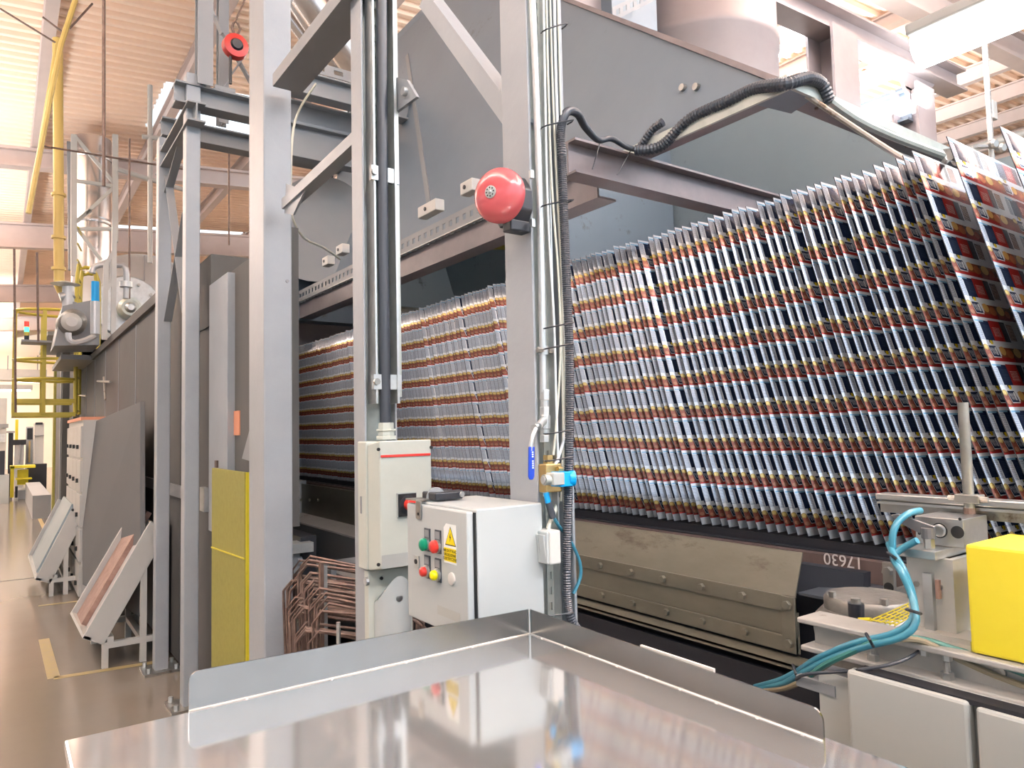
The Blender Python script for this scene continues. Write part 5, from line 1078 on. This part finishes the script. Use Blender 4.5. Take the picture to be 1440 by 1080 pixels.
hs4 = hx(((1140, 950), (1160, 935), (1200, 916), (1240, 900), (1290, 898), (1340, 912), (1400, 932), (1460, 955)), [.96, .95, .945, .95, .99, 1.0, 1.0, 1.0]); rod_thing('green_air_hose', hs4, .0042, 'hoseg', 'dull green air hose passing under the I-beam flange', 'hose', .01, 8)
hs5 = hx(((1075, 972), (1110, 966), (1140, 950), (1180, 925), (1225, 905), (1290, 900), (1350, 928), (1400, 950), (1450, 968)), [1.02, .98, .96, .95, .95, .98, 1.0, 1.0, 1.0]); rod_thing('tan_cable', hs5, .004, 'hoseb', 'tan cable twisted among the blue hoses', 'cable', .01, 8)
hs6 = hx(((1120, 955), (1135, 948), (1200, 943), (1250, 935), (1278, 925), (1294, 914)), [.95, .94, .94, .95, .97, 1.0]); rod_thing('grey_cable', hs6, .0024, 'rubber', 'thin dark cable crossing below the blue hoses', 'cable', .01, 8)
for k, (px, py, dx, dy, x, lab) in enumerate(((1119, 947, 4, 12, .965, 'lower left'), (1223, 900, 5, 9, .935, 'middle'), (1285, 860, 10, 3, .95, 'upper'), (1255, 782, 7, 5, .99, 'topmost'))):
    o = MB().tube([PX(px-dx, py-dy, x), PX(px, py, x-.012), PX(px+dx, py+dy, x)], .0022, 6, step=.01).build('hose_tie', 'black'); tag(o, lab+' black tie holding the blue hoses together', 'cable tie')

# ================================================================== HIGH UP, RIGHT
dcx = thing('exhaust_duct', (3.1, 2.6, 3.6), 'huge pale purple grey round duct rising from the hood', 'duct')
yD = 3.5; A = PY(984, 60, yD); r_d = (PY(1067, 60, yD).x-PY(905, 60, yD).x)/2*.82
MB().lathe((A.x, yD, 3.4), (0, 0, 1), [(0, r_d), (.9, r_d), (.92, r_d+.015), (.98, r_d+.015), (1.0, r_d), (3.9, r_d)], 48).build('duct_shell', 'purplel', dcx, True)
d2 = thing('square_duct', (2.4, 3.2, 4.2), 'boxy dark duct casing between hood and round duct', 'duct')
A = PY(862, 60, 3.3); B = PY(925, 60, 3.3); MB().box(A.x, B.x, 3.3, 4.2, 3.9, 7).build('duct_body', 'hood', d2)
A = PY(790, 30, 3.4); B = PY(860, 30, 3.4); MB().box(A.x, B.x, 3.4, 4.0, 3.9, 7).build('duct_body', 'purplel', d2)
mb = MB(); a = PY(862, 30, 3.1); b = PY(945, -12, 3.1); slotted(mb, a, b, (0, 0, .09), (0, .004, 0), .07, .5, .3); o = mb.build('slanted_slotted_strut', 'gpaint2'); tag(o, 'slotted strut slanting in front of the dark duct casing', 'strut')
# brown support frame
yF2 = 4.2
bf_ = thing('brown_portal_frame', (6, yF2, 4), 'brown grey steel portal frame above the hood at upper right', 'frame')
def FY(px, py): return PY(px, py, yF2)
A = FY(1048, -22); B = FY(1345, 118); zc_ = (A.z+B.z)/2
MB().prof(A, B, (0, 0, 1), Ip(.26, .30, .03, .02)).build('cross_beam', 'purplel', bf_)
for pxa, pxb, py0 in ((1151, 1185, 40), (1270, 1294, 120)):
    P0 = FY(pxa, py0); P1 = FY(pxb, py0); MB().prof(((P0.x+P1.x)/2, yF2, 0), ((P0.x+P1.x)/2, yF2, P0.z), (0, 1, 0), Ip(P1.x-P0.x, .32, .03, .02)).build('upright', 'purplel', bf_)
MB().slab([FY(1247, 62), FY(1330, 100), FY(1292, 146), FY(1280, 140)], (0, .03, 0)).build('gusset', 'purplel', bf_)
q = FY(1282, 160)
MB().prof((q.x, yF2, q.z+.12), (q.x, yF2+8, q.z+.12), (0, 0, 1), Ip(.2, .42, .03, .02)).build('rear_beam', 'hood', bf_)
q = FY(1075, 30); MB().prof((q.x, yF2, q.z), (q.x, yF2+7, q.z), (0, 0, 1), Ip(.3, .45, .04, .03)).build('rear_beam', 'hood', bf_)
# cable ladders under the roof
def cladder(label, x, z, y0, y1, wd=.5):
    t = thing('cable_ladder', (x, (y0+y1)/2, z), label, 'cable tray')
    for s in (0, wd): MB().box(x+s-.02, x+s+.02, y0, y1, z, z+.1).build('side_rail', 'bwhite', t)
    k = y0+.1
    while k < y1: MB().box(x, x+wd, k, k+.06, z+.01, z+.04).build('ladder_rung', 'bwhite', t); k += .55
    return t
q1 = PY(1216, 60, 6); cladder('upper pale cable ladder under the roof left of the big lamp', q1.x, q1.z, 3, 17, .7)
q1 = PY(1216, 95, 6); cladder('lower pale cable ladder crossing behind the brown upright', q1.x, q1.z, 3, 17, .6)
# tubular fluorescents
def lamp(label, x, z, y0, y1, em='lampem', w_=.12):
    t = thing('fluorescent_luminaire', (x, (y0+y1)/2, z), label, 'lamp')
    MB().box(x-w_*.6, x+w_*.6, y0, y1, z+.03, z+.09).build('housing', 'bwhite', t, bev=.01)
    MB().tube([V((x, y0, z)), V((x, y0+.02, z)), V((x, y1-.02, z)), V((x, y1, z))], w_*.42, 14).build('tube_diffuser', em, t, True); return t
L0 = PZ(1280, 62, 3.6); lamp('big glowing fluorescent lamp in the upper right corner', L0.x+.1, 3.6, .6, L0.y, w_=.26)
q = PY(1310, 40, 12)
for k, (px, py) in enumerate(((1085, 66), (1040, 60))): q = PY(px, py, 9); lamp(('thin far lamp seen right of the round duct', 'second thin far lamp behind the round duct')[k], q.x, q.z, 9-.1, 10.6, 'lampfar', .1)
# hanging slotted strut with instruments, yellow pipes
hs_ = thing('hanging_slotted_strut', PY(1397, 200, 3.4), 'vertical slotted hanger with small fittings near the right edge', 'strut')
a = PY(1397, 232, 3.4); b = PY(1393, 40, 3.4); mb = MB(); slotted(mb, a, V((a.x, a.y, b.z)), (.06, 0, 0), (0, .006, 0), .07, .5, .3); mb.build('slotted_strip', 'galv', hs_)
MB().cyl((a.x-.04, a.y, a.z), (a.x-.04, a.y, 7.4), .025, n=10).build('side_pipe', 'bwhite', hs_, True)
MB().box(a.x+.1, a.x+.22, a.y, a.y+.05, PY(1397, 165, 3.4).z, PY(1397, 140, 3.4).z).build('small_box', 'bwhite', hs_, bev=.01)
for dx in (-.12, .10): MB().lathe((a.x+dx, a.y-.02, PY(1397, 208, 3.4).z), (-.3, -1, -.2), [(0, .05), (.06, .06), (.08, .04)], 16).build('clamp_head', 'steel', hs_, True)
MB().prof(PY(1372, 206, 3.4), PY(1420, 206, 3.4), (0, 0, 1), Bp(.05, .03)).build('arm', 'gpaint2', hs_)
q = PY(1400, 236, 4.5); rod_thing('yellow_overhead_pipe', [V((q.x, 4.5, q.z)), V((q.x, 12, q.z))], .09, 'yel', 'yellow overhead pipe at the right edge above the sheets', 'pipe', None, 14)
yo = bpy.data.objects['yellow_overhead_pipe']
for yy in (5.5, 8, 10.5): MB().box(q.x-.02, q.x+.02, yy, yy+.04, q.z, zr(q.x)-.3).build('hanger', 'bwhite', None); h_ = bpy.context.scene.collection.objects[-1]; h_.location = V(h_.location)-V(yo.location); h_.parent = yo
q = PY(1430, 190, 6); rod_thing('pale_overhead_pipe', [V((q.x, 2, q.z)), V((q.x, 16, q.z))], .08, 'bwhite', 'pale overhead pipe at the right edge above the yellow pipe', 'pipe', None, 14)
# wire guide fingers at the top of the near sheets
gf = thing('sheet_guide', (1.78, .9, 2.2), 'small dark steel guide at the upper corner of the near sheets', 'guide')
a = PX(1334, 222, 1.95); MB().slab([PX(1326, 210, 1.95), PX(1338, 208, 1.95), PX(1352, 224, 1.95), PX(1350, 234, 1.95), PX(1340, 232, 1.95)], (.01, 0, 0)).build('guide_plate', 'steel', gf); MB().cyl(PX(1342, 222, 1.94), PX(1342, 222, 1.94)-V((.02, 0, 0)), .01, n=8).build('guide_bolt', 'steel', gf)
MB().tube([a, a+V((.05, .1, .02)), V((1.9, 1.16, 2.5))], .008, 8, step=.05).build('guide_arm', 'steel', gf, True)
# silver pipes and beams between the first two columns, top
spp = thing('silver_duct_bundle', PY(455, 60, 6), 'bundle of shiny silver ducts slanting behind the broad brace', 'duct')
for k, (xa, ya, xb, yb3, r) in enumerate(((432, -10, 505, 92, .17), (408, -5, 492, 120, .07), (396, 10, 478, 118, .06))):
    A = PY(xa, ya, 6+k*.2); B = PY(xb, yb3, 6+k*.2); MB().tube([A, A.lerp(B, .5), B, B+(B-A)*.8], r, 20).build('duct_tube', 'stack', spp, True)
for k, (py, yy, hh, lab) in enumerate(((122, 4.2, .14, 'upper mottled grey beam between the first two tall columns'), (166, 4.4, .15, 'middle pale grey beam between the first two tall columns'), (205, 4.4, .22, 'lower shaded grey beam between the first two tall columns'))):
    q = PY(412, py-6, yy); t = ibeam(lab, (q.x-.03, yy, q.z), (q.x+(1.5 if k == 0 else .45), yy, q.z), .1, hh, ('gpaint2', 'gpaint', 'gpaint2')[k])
    if k == 0:
        mb = MB(); slotted(mb, (q.x-.05, yy-.02, q.z+.09), (q.x+1.4, yy-.02, q.z+.09), (0, 0, .07), (0, .004, 0), .12, .5, .3); mb.build('slotted_strip', 'gpaint2', t)
el = thing('round_hood_elbow', PY(425, 320, 4.6), 'dark grey rounded duct elbow with a flange left of the hood', 'duct')
q = PY(440, 330, 4.9); MB().lathe((q.x+.1, 4.9, q.z), (-.75, -1, 0), [(0, .34), (.18, .34), (.19, .37), (.21, .37)], 36).build('elbow_flange', 'gpaint2', el, True)
MB().box(q.x-.16, q.x+.5, 5.0, 5.15, q.z-.6, q.z+.35).build('back_plate', 'hood', el)
for k, (m, dy) in enumerate((('cable', 0), ('cable', .03))):
    rod_thing('looped_cable', [PY(444, 118, 3.6), PY(415, 170, 3.5), PY(409, 260, 3.4), PY(412, 308, 3.4+dy), PY(428, 335, 3.5+dy), PY(455, 348, 3.6+dy), PY(478, 364, 3.7+dy)], .006, 'cable', ('cream cable drooping from the upper beam to the tray junction box', 'second drooping cream cable close to the first')[k], 'cable', .05)
#@@END
